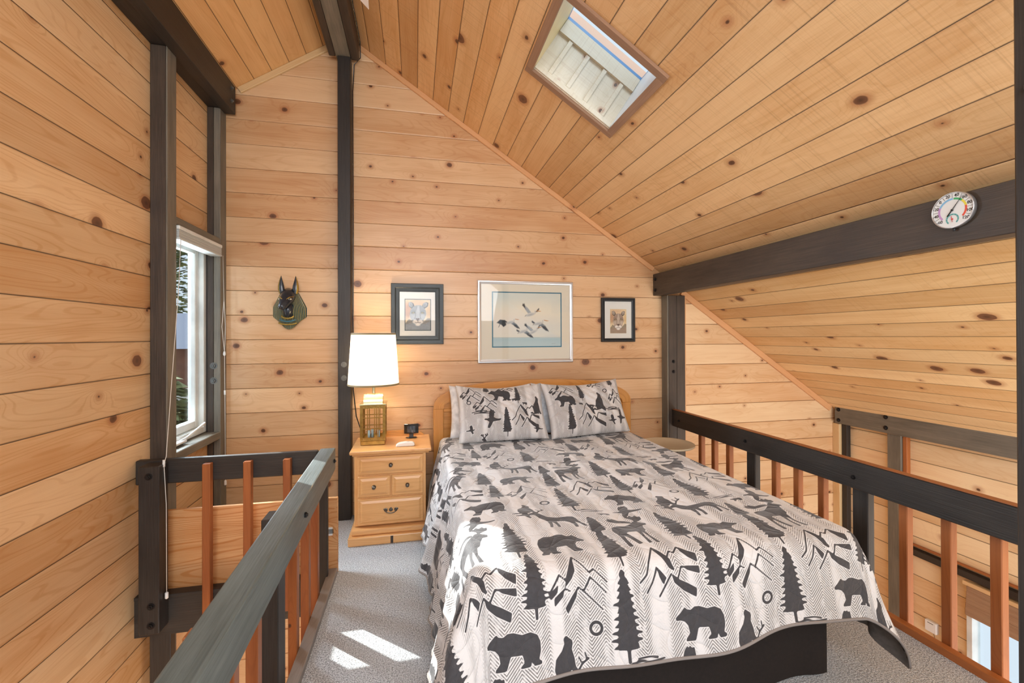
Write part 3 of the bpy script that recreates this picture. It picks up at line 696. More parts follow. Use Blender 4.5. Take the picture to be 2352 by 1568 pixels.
# ---- printed cloth: motif outlines as signed distances
def seg_d(P, a, b):
    a, b = np.array(a, float), np.array(b, float); ab = b-a
    tt = np.clip(((P-a)@ab)/(ab@ab+1e-12), 0, 1)
    return np.hypot(*(P-a-tt[:, None]*ab).T)
def poly_d(P, pts):
    d = np.full(len(P), 1e9); ins = np.zeros(len(P), bool); n = len(pts)
    for i in range(n):
        a, b = pts[i], pts[(i+1) % n]; d = np.minimum(d, seg_d(P, a, b))
        if a[1] != b[1]:
            c = ((a[1] > P[:, 1]) != (b[1] > P[:, 1])) & (P[:, 0] < (b[0]-a[0])*(P[:, 1]-a[1])/(b[1]-a[1])+a[0]); ins ^= c
    return np.where(ins, -d, d)
def line_d(P, pts, w):
    d = np.full(len(P), 1e9)
    for a, b in zip(pts[:-1], pts[1:]): d = np.minimum(d, seg_d(P, a, b))
    return d-w
BEAR = [('p', [(.03, .42), (.08, .55), (.2, .62), (.35, .6), (.5, .66), (.6, .66), (.68, .6), (.76, .62), (.79, .67), (.83, .63), (.9, .55), (1., .47), (.99, .41), (.9, .41), (.82, .38), (.76, .3), (.74, .15), (.82, .05), (.83, 0), (.64, 0), (.6, .12), (.56, .25), (.45, .24), (.36, .24), (.33, .1), (.40, .03), (.40, 0), (.22, 0), (.2, .1), (.17, .03), (.16, 0), (.02, 0), (.02, .06), (.07, .1), (.03, .25)])]
MOOSE = [('p', [(.02, .55), (.06, .66), (.2, .70), (.4, .70), (.55, .78), (.66, .84), (.72, .92), (.82, .90), (.98, .82), (.97, .75), (.86, .74), (.80, .62), (.76, .48), (.70, .44), (.68, .25), (.74, .04), (.76, 0), (.66, 0), (.63, .2), (.6, .42), (.56, .22), (.58, .02), (.50, 0), (.50, .2), (.50, .42), (.3, .42), (.24, .38), (.30, .2), (.38, .02), (.28, 0), (.2, .2), (.14, .32), (.12, .15), (.14, -.04), (.04, -.06), (.04, .15), (.05, .38)]),
         ('p', [(.66, .90), (.55, .93), (.38, .92), (.24, 1.0), (.22, .95), (.12, 1.02), (.14, .92), (.03, .96), (.12, .86), (.28, .82), (.5, .84), (.66, .84)]), ('p', [(.78, .90), (.76, .98), (.62, 1.06), (.64, 1.12), (.74, 1.08), (.78, 1.15), (.84, 1.08), (.92, 1.14), (.95, 1.07), (1.02, 1.08), (1.0, .98), (.88, .92)])]
ELK = [('p', [(1.0, .5), (.96, .62), (.85, .66), (.6, .64), (.4, .66), (.3, .76), (.2, .86), (.1, .83), (0, .76), (.02, .72), (.14, .70), (.2, .56), (.3, .46), (.34, .4), (.34, .2), (.30, 0), (.36, 0), (.41, .2), (.44, .42), (.48, .2), (.46, 0), (.53, 0), (.55, .2), (.54, .42), (.72, .42), (.80, .32), (.84, .18), (.84, 0), (.91, 0), (.92, .2), (.90, .36), (.97, .2), (1.04, 0), (1.1, .02), (1.03, .2), (1.0, .36)]),
       ('l', [(.16, .86), (.08, .98), (-.08, 1.04)], .018), ('l', [(.08, .98), (.10, 1.08)], .014), ('l', [(.0, 1.01), (.0, 1.12)], .014), ('l', [(.22, .86), (.30, .98), (.42, 1.06)], .018), ('l', [(.30, .98), (.24, 1.1)], .014), ('l', [(.38, 1.04), (.36, 1.16)], .014)]
WOLF = [('p', [(.1, .0), (.05, .2), (.1, .45), (.28, .62), (.36, .78), (.34, .9), (.42, .98), (.5, .9), (.58, .84), (.60, .76), (.56, .62), (.62, .4), (.64, .2), (.72, .04), (.74, 0), (.58, 0), (.52, .14), (.44, .02), (.3, 0), (.05, -.04), (-.2, .0), (-.22, .04), (-.05, .08)])]
def eagle():
    return [('p', [(0, .42), (.08, .47), (.2, .46), (.3, .5), (.28, .62), (.34, .85), (.42, 1.0), (.46, .93), (.5, 1.0), (.54, .92), (.60, .95), (.62, .7), (.56, .52), (.66, .45), (.8, .42), (1, .44), (.97, .36), (.84, .3), (.66, .28), (.5, .26), (.42, .1), (.3, -.08), (.24, -.04), (.2, -.1), (.2, .05), (.28, .26), (.16, .36), (.06, .38)])]
EAGLE = eagle()
def tree(seed, w=.36, gap=.5):
    r = random.Random(seed); L = [(0, 1.)]; Rr = []; n = 11
    for i in range(n):
        f = (i+1)/n; y = 1-.84*f; env = (f**.75)*(1 if f < .8 else 1-(f-.8)*1.6)
        for side, out_ in ((-1, L), (1, Rr)):
            ww = w/2*env*(.72+.5*r.random()); j_ = .012*r.random(); inn_ = .5*gap*w/2*f**.7+.015
            out_ += [(side*inn_, y+.034), (side*ww*.8, y+.014+j_), (side*ww, y-.012+j_), (side*ww*.62, y-.008), (side*ww*.55, y-.020), (side*inn_*.95, y-.012)]
    L += [(-.02, .14), (-.015, 0), (.02, 0), (.02, .14)]
    return [('p', L+Rr[::-1])]
TREE1, TREE2, TREE3 = tree(1, .60, 1.15), tree(2, .46, .9), tree(3, .54, 1.05)
MTN = [('l', [(0, .22), (.12, .36), (.2, .6), (.36, .95), (.5, .62), (.58, .42)], .014), ('p', [(.36, .97), (.36, .84), (.44, .66), (.5, .45), (.58, .36), (.56, .62), (.46, .8)]), ('l', [(.5, .62), (.6, .8), (.66, .74), (.76, .88), (1.0, .62)], .014), ('p', [(.76, .9), (.78, .76), (.86, .62), (1.0, .48), (1.02, .68), (.9, .76)]),
       ('l', [(.1, 0), (.2, .2), (.3, .48), (.4, .3)], .014), ('p', [(.3, .5), (.32, .3), (.38, .12), (.44, .26), (.36, .4)]), ('l', [(.3, -.1), (.42, .12), (.52, .32), (.62, .2), (.7, .44), (.95, .4)], .014), ('p', [(.7, .46), (.8, .36), (1.0, .26), (1.0, .42), (.86, .44)]), ('p', [(.52, .34), (.56, .14), (.7, -.04), (.9, -.2), (.92, -.02), (.78, .1), (.64, .2)])]
MTN2 = [('l', [(0, .3), (.2, .62), (.3, .5), (.5, .98), (.72, .6), (.8, .66), (1., .4)], .013), ('p', [(.2, .64), (.16, .45), (0, .28), (.02, .18), (.14, .3)]), ('p', [(.5, 1.), (.44, .78), (.3, .5), (.26, .36), (.4, .52), (.48, .66)]), ('l', [(.1, .2), (.28, .36), (.36, .3)], .012), ('p', [(.08, .2), (.26, .36), (.24, .22), (.08, .05)]), ('l', [(.3, .0), (.5, .36), (.6, .26), (.9, -.1)], .013), ('p', [(.5, .38), (.46, .18), (.3, -.12), (.26, .0), (.38, .2)]), ('l', [(.6, .3), (.72, .52), (.98, .2)], .013), ('p', [(.72, .54), (.68, .4), (.58, .24), (.62, .38)])]
RING = [('l', [(.5+.4*math.cos(a), .5+.4*math.sin(a)) for a in np.linspace(0, 2*PI, 13)], .09)]
LAKE = [('l', [(0, .5), (.3, .56), (.6, .48), (1, .55)], .025), ('l', [(.1, .3), (.5, .36), (.9, .28)], .025), ('l', [(.2, .7), (.5, .74), (.8, .68)], .02)]
def motif_field(P, layout, wrap=None):
    D = np.full(len(P), .05)
    offs = [(0, 0)] if not wrap else [(i*wrap[0], j*wrap[1]) for i in (-1, 0, 1) for j in (-1, 0, 1)]
    for (mo, x, y, sx, sy) in layout:
        for ox, oy in offs:
            X0, Y0 = x+ox, y+oy; ax = abs(sx)
            q = np.abs(P[:, 0]-X0) < ax*1.6+.03; q &= (P[:, 1] > Y0-.35*sy-.03) & (P[:, 1] < Y0+1.3*sy+.03)
            if not q.any(): continue
            Q = P[q]; d = np.full(len(Q), .05)
            for pr in mo:
                pts = [(X0+(p[0]-(.5 if mo not in (TREE1, TREE2, TREE3) else 0))*sx, Y0+p[1]*sy) for p in pr[1]]
                d = np.minimum(d, poly_d(Q, pts) if pr[0] == 'p' else line_d(Q, pts, max(.0033, pr[2]*min(ax, sy)*1.15)))
            D[q] = np.minimum(D[q], d)
    return D
TW, TH = .54, .60
LAY = [(BEAR, .44, .015, -.15, .13), (TREE2, .215, -.02, .26, .24), (WOLF, .05, -.03, .10, .10), (RING, .128, .055, .04, .04),
       (MTN, .36, .15, .19, .13), (MTN2, .085, .135, .165, .14), (TREE1, .225, .225, .17, .20), (TREE2, .505, .12, .22, .20),
       (BEAR, .085, .30, .155, .15), (MOOSE, .345, .30, .15, .19), (TREE1, .225, .21, .001, .001), (TREE3, .485, .30, .20, .22), (TREE2, .235, .40, .20, .12),
       (ELK, .115, .455, .16, .14), (EAGLE, .40, .515, .12, .09), (MTN2, .31, .46, .001, .001), (LAKE, .27, .555, .10, .05), (EAGLE, .02, .535, -.07, .05), (BEAR, .30, .525, -.05, .035)]
KS = 1.2; TW, TH = TW*KS, TH*KS
LAY = [(l[0],)+tuple(q_*KS for q_ in l[1:]) for l in LAY if abs(l[3]) > .01]
def grid_obj(name, P, UV, F, mats, nu, nv, mi=None, parent=None, attr=None, color=None, flip=False):
    """regular grid nu x nv; P (nu*nv,3)"""
    ii = np.arange(nu*nv).reshape(nv, nu); q = np.stack([ii[:-1, :-1], ii[:-1, 1:], ii[1:, 1:], ii[1:, :-1]], -1).reshape(-1, 4)
    if flip: q = q[:, ::-1]
    return raw_obj(name, P, UV, q, mats, parent, attr, color)
def raw_obj(name, P, UV, q, mats, parent=None, attr=None, color=None, mi=None):
    off = np.array(OFF.get(parent.name, Vector())) if parent else np.zeros(3)
    me = bpy.data.meshes.new(name); n = len(P); m = len(q)
    me.vertices.add(n); me.vertices.foreach_set('co', (P-off).astype(np.float32).ravel())
    me.loops.add(m*4); me.loops.foreach_set('vertex_index', q.astype(np.int32).ravel())
    me.polygons.add(m); me.polygons.foreach_set('loop_start', np.arange(0, m*4, 4, dtype=np.int32))
    me.polygons.foreach_set('use_smooth', np.ones(m, bool))
    if mi is not None: me.polygons.foreach_set('material_index', mi.astype(np.int32))
    me.update(calc_edges=True); me.validate()
    ul = me.uv_layers.new(name='UVMap'); ul.data.foreach_set('uv', UV[q.ravel()].astype(np.float32).ravel())
    if attr is not None:
        a = me.attributes.new('motif', 'FLOAT', 'POINT'); a.data.foreach_set('value', attr.astype(np.float32))
    if color is not None:
        a = me.attributes.new('paint', 'FLOAT_COLOR', 'POINT'); a.data.foreach_set('color', np.concatenate([color, np.ones((len(color), 1))], 1).astype(np.float32).ravel())
    for k in mats: me.materials.append(MAT[k] if isinstance(k, str) else k)
    o = bpy.data.objects.new(name, me); COL.objects.link(o)
    if parent: o.parent = parent
    OFF[o.name] = Vector(off); return o
# cloth material
def print_cloth(name, cw=.047, per=.0112):
    g = G(name); u, v = g.uv()
    tri = g.ma('PINGPONG', u, cw); zz = g.add(v, g.mul(tri, 1.15))
    st = g.ma('FRACT', g.ma('DIVIDE', zz, per)); st = g.ss(.46, .60, g.ma('ABSOLUTE', g.mul(g.sub(st, .5), 2.)))
    band = g.noise(g.vec(g.mul(u, 11.), g.mul(v, .7)), 1., 1.); wear = g.noise(g.vec(g.mul(u, 28.), g.mul(v, 9.)), 1., 3., .6)
    msk = g.mul(g.ss(.40, .52, band), g.ss(.34, .50, wear, .35, 1.))
    at = g.n('ShaderNodeAttribute', attribute_name='motif')
    halo = g.ss(.001, .004, at.outputs['Fac'])
    base = g.mix(g.noise(g.vec(u, v), 7., 2.), lin('#d9d9da'), lin('#e8e8ea'))
    col = g.mix(g.mul(g.mul(st, msk), g.mul(halo, .78)), base, lin('#4d4a49'))
    mot = g.ss(-.0008, .0008, at.outputs['Fac'], 1., 0.)
    dk = g.mix(g.noise(g.vec(g.mul(u, 60.), g.mul(v, 60.)), 1., 2.), lin('#343438'), lin('#48484d'))
    col = g.mix(mot, col, dk)
    # quilting stitches: wandering puckered lines, plus fine crinkle
    qx = g.add(u, g.mul(g.ma('SINE', g.mul(v, 34.)), .020)); qy = g.add(v, g.mul(g.ma('SINE', g.mul(u, 34.)), .020))
    l1 = g.ma('ABSOLUTE', g.ma('SINE', g.mul(qx, 36.))); l2 = g.ma('ABSOLUTE', g.ma('SINE', g.mul(qy, 36.)))
    pk = g.ma('POWER', g.ma('MINIMUM', l1, l2), .45)
    cr = g.noise(g.vec(u, v), 45., 3., .6, .8)
    nb = g.bump(g.add(g.mul(pk, 1.), g.mul(cr, .9)), .006, .65)
    return g.fin(col, .68, nb, spec=.35, sheen=.25)
MAT['quilt'] = print_cloth('printed_quilt'); MAT['shamcloth'] = print_cloth('printed_sham', .03, .0075)
MAT['lining'] = plain('grey_quilt_lining', '#55504d', .8, nz=60)
# quilt surface
Wq, Lq = BX1-BX0, 3.28-BY0
OL, OR_, OF_ = .555, .42, .37
st_ = .0052
su = np.arange(-OL, Wq+OR_+1e-6, st_); tv = np.arange(-OF_, Lq+1e-6, st_); nu, nv = len(su), len(tv)
S, T = np.meshgrid(su, tv); S = S.ravel(); T = T.ravel()
def quilt_pos(S, T, lift=0.):
    T = np.where(T < 0, T*(1-.16*np.exp(-((S-1.10)/.28)**2)), T)
    ds = np.maximum(0, np.maximum(-S, S-Wq)); sg_ = np.where(S < 0, -1., 1.); dt = np.maximum(0, -T)
    r = np.hypot(ds, dt); rs = np.where(r < 1e-9, 1, r); cx_, cy_ = ds/rs*sg_, -dt/rs
    phi = np.arctan2(dt, ds)
    a_side = np.where(S < 0, .24, .12); a_foot = .20
    c2 = np.cos(phi)**2; flare = a_side*c2+a_foot*(1-c2)+np.where(S < 0, .30, .14)*np.sin(2*phi)**2*(ds > 0)
    flare += .05*np.sin(T*9+np.cos(T*4)*2)*c2*(ds > 0)+.03*np.sin(S*8+1.)*(1-c2)*(dt > 0)
    R_ = .05+.035*(1-c2); th = PI/2-flare; L0 = R_*th
    a = np.minimum(r, L0)/R_; ex = np.maximum(0, r-L0)
    hor = R_*np.sin(a)+ex*np.cos(th); dwn = R_*(1-np.cos(a))+ex*np.sin(th)
    # a fold running off each foot corner
    hor = hor*(1+.10*np.cos(6*(phi-PI/4))*(np.sin(2*phi)**2)*(ds > 0)*(r > .03))
    x = BX0+np.clip(S, 0, Wq)+cx_*hor; y = BY0+np.clip(T, 0, Lq)+cy_*hor; z = BZ-dwn
    # soft swells of the top, narrower toward the pillows
    inr = (ds == 0)&(dt == 0); e = np.minimum(np.minimum(S, Wq-S), T+.0)
    z = z+np.where(r == 0, .010*np.sin(S*5+1)*np.sin(T*4)+.004*np.sin(S*23+T*9)+.003*np.sin(T*31-S*12), .0)*np.clip(e/.1, 0, 1)
    rip = .010*np.sin(T*26+np.sin(T*7)*2)*c2*np.clip(dwn/.2, 0, 1)*(ds > 0)+.006*np.sin(S*17)*(1-c2)*np.clip(dwn/.2, 0, 1)*(dt > 0)
    x = x+cx_*rip; y = y+cy_*rip
    fold = .010*np.sin(T*60+S*8)*np.clip(dwn/.15, 0, 1)*(S < 0)*(T > 0)*.6
    x = x+fold
    # hem wave on the foot side
    z = z+.020*np.sin(S*4.2+.6)*np.clip(dt/OF_, 0, 1)
    z = np.maximum(z, .012)
    return np.stack([x, y, z+lift], 1)
Pq = quilt_pos(S, T)
UVq = np.stack([S, T], 1)
Pm = np.stack([(S+.50-.045) % TW, (T+OF_-.03) % TH], 1)
# evaluate on the tile and look it up
tr = .0025; tx = np.arange(0, TW, tr); ty = np.arange(0, TH, tr); TX, TY = np.meshgrid(tx, ty)
FD = motif_field(np.stack([TX.ravel(), TY.ravel()], 1), LAY, (TW, TH)).reshape(len(ty), len(tx))
def lookup(Pm):
    fx, fy = Pm[:, 0]/tr, Pm[:, 1]/tr; i, j = np.floor(fx).astype(int), np.floor(fy).astype(int); a, b = fx-i, fy-j
    nx, ny = len(tx), len(ty); g_ = lambda jj, ii: FD[jj % ny, ii % nx]
    return (g_(j, i)*(1-a)+g_(j, i+1)*a)*(1-b)+(g_(j+1, i)*(1-a)+g_(j+1, i+1)*a)*b
at_ = lookup(Pm)
quilt = grid_obj('quilt', Pq, UVq, None, ['quilt'], nu, nv, attr=at_)
tag(quilt, 'white quilt printed with charcoal bears, moose, pine trees and mountains draped over the bed', 'quilt')
# lining (inside face, offset by the cloth thickness) and bound hem, coarser
s2 = np.linspace(-OL, Wq+OR_, 160); t2 = np.linspace(-OF_, Lq, 140); S2, T2 = np.meshgrid(s2, t2); S2 = S2.ravel(); T2 = T2.ravel()
P2 = quilt_pos(S2, T2); G2 = P2.reshape(140, 160, 3); du = np.gradient(G2, axis=1); dv = np.gradient(G2, axis=0)
nr = np.cross(du, dv); nr /= np.linalg.norm(nr, axis=2, keepdims=True)+1e-9
P3 = (G2-nr*.008).reshape(-1, 3); P3[:, 2] = np.maximum(P3[:, 2], .004)
grid_obj('quilt_lining', P3, np.stack([S2, T2], 1), None, ['lining'], 160, 140, parent=quilt, flip=True)
hem = MB()
for ln in ([(s, -OF_) for s in np.linspace(-OL, Wq+OR_, 120)], [(-OL, q_) for q_ in np.linspace(-OF_, Lq, 100)], [(Wq+OR_, q_) for q_ in np.linspace(-OF_, Lq, 100)]):
    pp = quilt_pos(np.array([a for a, b in ln]), np.array([b for a, b in ln])); hem.tube([tuple(p) for p in pp], .0055, 6)
hem.build('hem_binding', plain('grey_hem', '#8e8885', .8), quilt)

# ---- pillows
def pillow(name, W_, H_, T_, mat, layout=None, res=.005, seed=0, flange=0., floppy=.05):
    nu_, nv_ = int(W_/res)+1, int(H_/res)+1
    x = np.linspace(-1, 1, nu_); y = np.linspace(-1, 1, nv_); X, Y = np.meshgrid(x, y); X = X.ravel(); Y = Y.ravel()
    px_ = X*W_/2*(1-.05*(1-Y**2)*1.0); py_ = Y*H_/2*(1-.17*(1-X**2)*(Y > 0)-.03*(1-X**2)*(Y < 0))
    body = (np.maximum(0, 1-np.abs(X)**3.)*np.maximum(0, 1-np.abs(Y)**3.))**.55
    wr = .006*np.sin(X*9+seed)*np.sin(Y*7+seed*2)+.003*np.sin(X*25+Y*17+seed)
    th = T_/2*body+wr*body+.003
    front = np.stack([px_, -th, py_+H_/2], 1); back = np.stack([px_, th*.9, py_+H_/2], 1)
    P = np.concatenate([front, back]); uvf = np.stack([X*W_/2, Y*H_/2+H_/2], 1); UV = np.concatenate([uvf, uvf+[3., 0]])
    ii = np.arange(nu_*nv_).reshape(nv_, nu_); q = np.stack([ii[:-1, :-1], ii[:-1, 1:], ii[1:, 1:], ii[1:, :-1]], -1).reshape(-1, 4)
    n_ = nu_*nv_; ring = np.concatenate([ii[0, :], ii[1:, -1], ii[-1, -2::-1], ii[-2::-1, 0]]); rim = np.stack([ring[:-1], ring[:-1]+n_, ring[1:]+n_, ring[1:]], 1)
    Q = np.concatenate([q, q[:, ::-1]+n_, rim])
    at = None
    if layout: at = motif_field(uvf, layout); at = np.concatenate([at, np.full(n_, .05)])
    return raw_obj(name, P, UV, Q, [mat], attr=at)
SH = [(MTN2, -.235, .30, .15, .11), (RING, -.265, .30, .001, .001), (BEAR, -.02, .285, -.17, .16), (TREE2, .115, .25, .16, .19), (BEAR, .085, .275, -.045, .035), (BEAR, .165, .24, -.045, .035),
      (MTN2, -.14, .20, .18, .13), (LAKE, -.17, .17, .14, .05), (EAGLE, -.09, .085, .13, .13), (EAGLE, -.25, .05, -.07, .06), (TREE1, .015, .015, .16, .21), (MTN, .165, .09, .22, .16), (WOLF, .275, .17, .10, .15), (TREE1, -.02, .40, .001, .001), (RING, -.255, .26, .035, .035), (TREE3, -.115, .365, .14, .08), (MTN2, .03, .38, .12, .05), (ELK, -.12, -.06, .10, .09), (EAGLE, .25, .04, .08, .06)]
SH2 = [(MTN2, -.20, .31, .19, .12), (BEAR, -.19, .22, -.16, .14), (TREE2, -.05, .25, .16, .19), (BEAR, -.075, .215, -.045, .035), (BEAR, .01, .19, -.045, .035), (WOLF, .105, .17, .12, .16), (RING, .165, .31, .04, .04), (MTN2, .25, .22, .14, .12), (TREE2, .24, .36, .17, .12), (LAKE, .20, .145, .13, .05), (TREE1, -.17, .015, .16, .22), (MTN, .01, .07, .24, .17), (EAGLE, .17, .055, -.08, .07), (EAGLE, .265, .06, .09, .11), (MTN2, .09, .38, .12, .06)]
SH = [l for l in SH if abs(l[3]) > .01]
def place(o, loc, lean, rz, roll=0.):
    o.matrix_world = Matrix.Translation(loc) @ Matrix.Rotation(rz, 4, 'Z') @ Matrix.Rotation(-lean, 4, 'X') @ Matrix.Rotation(roll, 4, 'Y')
o = pillow('pillow', .65, .43, .15, 'shamcloth', SH, .004, 1.); place(o, (.610, 3.02, .612), .50, .02, 0.)
tag(o, 'left printed pillow with a bear and pine trees leaning on the headboard', 'pillow', 'printed pillows')
o = pillow('pillow', .65, .43, .15, 'shamcloth', SH2, .004, 2.); place(o, (1.275, 3.05, .612), .46, .08, -.03)
tag(o, 'right printed pillow with a bear and howling wolf leaning on the headboard', 'pillow', 'printed pillows')
o = pillow('pillow', .63, .39, .11, 'white_cloth', None, .012, 3.); place(o, (.555, 3.21, .605), .28, 0, 0)
tag(o, 'plain white pillow tucked behind the left printed pillow', 'pillow', 'plain white pillows')
o = pillow('pillow', .63, .39, .11, 'white_cloth', None, .012, 4.); place(o, (1.19, 3.22, .605), .26, 0, 0)
tag(o, 'plain white pillow tucked behind the right printed pillow', 'pillow', 'plain white pillows')
o = MB().tube([(.135, 3.28, .36), (.10, 3.20, .30), (.085, 3.12, .20), (.085, 3.06, .09), (.10, 3.03, .02), (.14, 3.03, .01), (.18, 3.05, .01)], .007, 10).build('power_cable', plain('grey_cable', '#a09a90', .5))
tag(o, 'loop of grey cable hanging between nightstand and bed', 'cable')

# ------------------------------------------------------------------ round table by the rail
t = thing('side_table', 'small round cream table between the bed and the right railing', 'side table', (1.86, 3.0, 0))
MB().lathe([(.02, -.012), (.192, -.012), (.199, -.006), (.2, 0), (.198, .004), (.192, .001), (.0, .0)], (1.86, 3.0, .53), 56).build('tabletop', 'cream', t)
MB().lathe([(.014, 0), (.014, .50)], (1.86, 3.0, .018), 16).build('pole', 'dark', t)
MB().lathe([(.14, 0), (.14, .008), (.05, .016), (.015, .02)], (1.86, 3.0, .001), 40).build('base', 'dark', t)

# ------------------------------------------------------------------ paintings (flat prints painted point by point)
g = G('painted_print'); at = g.n('ShaderNodeAttribute', attribute_name='paint'); MAT['print'] = g.fin(at.outputs['Color'], .6, None)
RNG = np.random.RandomState(3)
def vnoise(P, s, seed=0):
    o = np.zeros(len(P))
    for k in range(6):
        r = np.random.RandomState(seed*17+k); a = r.uniform(0, 2*PI, 3); f = s*(1.6**k)*.6
        o += np.sin((P[:, 0]*np.cos(a[0])+P[:, 1]*np.sin(a[0]))*f+a[1]+1.3*np.sin((P[:, 0]*np.sin(a[2])-P[:, 1]*np.cos(a[2]))*f*.7))*.7**k
    return o/2.6
class Art:
    def __init__(s, w, h, res):
        s.nu, s.nv = int(w/res)+1, int(h/res)+1
        X, Y = np.meshgrid(np.linspace(0, w, s.nu), np.linspace(0, h, s.nv)); s.P = np.stack([X.ravel(), Y.ravel()], 1); s.w, s.h = w, h
        s.Q = s.P/[w, h]; s.c = np.zeros((len(s.P), 3)); s.asp = h/w
        s.N = np.stack([s.Q[:, 0], s.Q[:, 1]*s.asp], 1)
    def fill(s, col): s.c[:] = lin(col)
    def put(s, d, col, soft=.006, a=1.):
        k = np.clip(.5-d/(2*soft), 0, 1)*a; s.c = s.c*(1-k[:, None])+np.array(lin(col))*k[:, None]
    def poly(s, pts, col, soft=.006, a=1.): s.put(poly_d(s.N, [(x, y*s.asp) for x, y in pts]), col, soft, a)
    def line(s, pts, w, col, soft=.005, a=1.): s.put(line_d(s.N, [(x, y*s.asp) for x, y in pts], w), col, soft, a)
    def oval(s, cx, cy, rx, ry, col, soft=.01, a=1., rot=0.):
        dx, dy = s.N[:, 0]-cx, s.N[:, 1]-cy*s.asp; c, n = math.cos(rot), math.sin(rot); u, v = dx*c+dy*n, -dx*n+dy*c
        s.put((np.hypot(u/rx, v/ry)-1)*min(rx, ry), col, soft, a)
    def grain(s, amp, sc, st=(1, 1), seed=0): s.c *= (1+amp*vnoise(s.N*[st[0], st[1]], sc, seed))[:, None]; s.c = np.clip(s.c, 0, 1)
def puma(art, fur, dark, pale, bg, turn=0.):
    art.fill(bg); art.oval(.35, .9, .5, .15, '#c9a284', .1, .6); art.oval(.1, .62, .16, .3, '#9a4f34', .06, .6); art.oval(.95, .6, .12, .25, '#caa46c', .06, .7)
    T_ = lambda pts: [(x+turn*(y-.5), y) for x, y in pts]
    art.poly([(.0, 0), (0, .22), (.14, .36), (.3, .3), (.7, .25), (.9, .4), (1, .38), (1, 0)], dark, .02, .75); art.poly([(.0, 0), (0, .18), (.3, .24), (.8, .2), (1, .3), (1, 0)], fur, .03, .7)
    for sx, tx_ in ((-1, .5), (1, .5)):
        E = [(tx_+sx*.20, .66), (tx_+sx*.38, .78), (tx_+sx*.40, .90), (tx_+sx*.30, .93), (tx_+sx*.20, .88), (tx_+sx*.12, .74)]
        art.poly(T_(E), dark, .012); art.oval(tx_+sx*.29, .84, .07, .10, pale, .02, .8, -sx*.4); art.oval(tx_+sx*.28, .83, .04, .07, dark, .02, .6, -sx*.4)
    head = [(.17, .52), (.2, .66), (.3, .77), (.42, .82), (.58, .82), (.7, .77), (.8, .66), (.84, .52), (.78, .38), (.7, .26), (.62, .16), (.5, .12), (.38, .16), (.3, .26), (.21, .38)]
    art.poly(T_(head), fur, .012); art.poly(T_([(.44, .8), (.56, .8), (.6, .5), (.56, .36), (.44, .36), (.40, .5)]), pale, .03, .5)
    for sx in (-1, 1):
        art.oval(.5+sx*.20, .43, .12, .12, pale, .05, .55); art.poly(T_([(.5+sx*.09, .56), (.5+sx*.14, .61), (.5+sx*.24, .60), (.5+sx*.27, .55), (.5+sx*.2, .535)]), dark, .008)
        art.oval(.5+sx*.18, .565, .042, .028, '#b9ac6c', .006); art.oval(.5+sx*.18, .567, .018, .02, '#1a1715', .004); art.oval(.5+sx*.186, .575, .006, .006, '#ffffff', .003)
        art.line(T_([(.5+sx*.10, .62), (.5+sx*.2, .66), (.5+sx*.29, .62)]), .012, dark, .01, .5); art.line(T_([(.5+sx*.06, .78), (.5+sx*.08, .66)]), .01, dark, .01, .6)
        art.line(T_([(.5+sx*.08, .55), (.5+sx*.09, .46), (.5+sx*.13, .36)]), .012, dark, .012, .6)
        art.oval(.5+sx*.10, .27, .11, .075, '#e9e4dc', .02, .95); art.line(T_([(.5+sx*.20, .33), (.5+sx*.25, .26)]), .02, dark, .02, .6)
    art.oval(.5, .185, .10, .06, '#efeae2', .02, .95)
    art.poly(T_([(.42, .385), (.58, .385), (.56, .34), (.5, .305), (.44, .34)]), '#4a3631', .008); art.line([(.5, .31), (.5, .255)], .008, '#2a201d'); art.line([(.38, .25), (.44, .235), (.5, .255), (.56, .235), (.62, .25)], .008, '#2a201d')
    for k in range(5):
        for sx in (-1, 1): art.line([(.5+sx*.12, .27+.012*k), (.5+sx*(.36+.02*k), .22+.05*k)], .0022, '#f4f1ea', .002, .7)
    art.grain(.10, 60, (1, .5), 4); art.grain(.05, 150, (2, 1), 7)
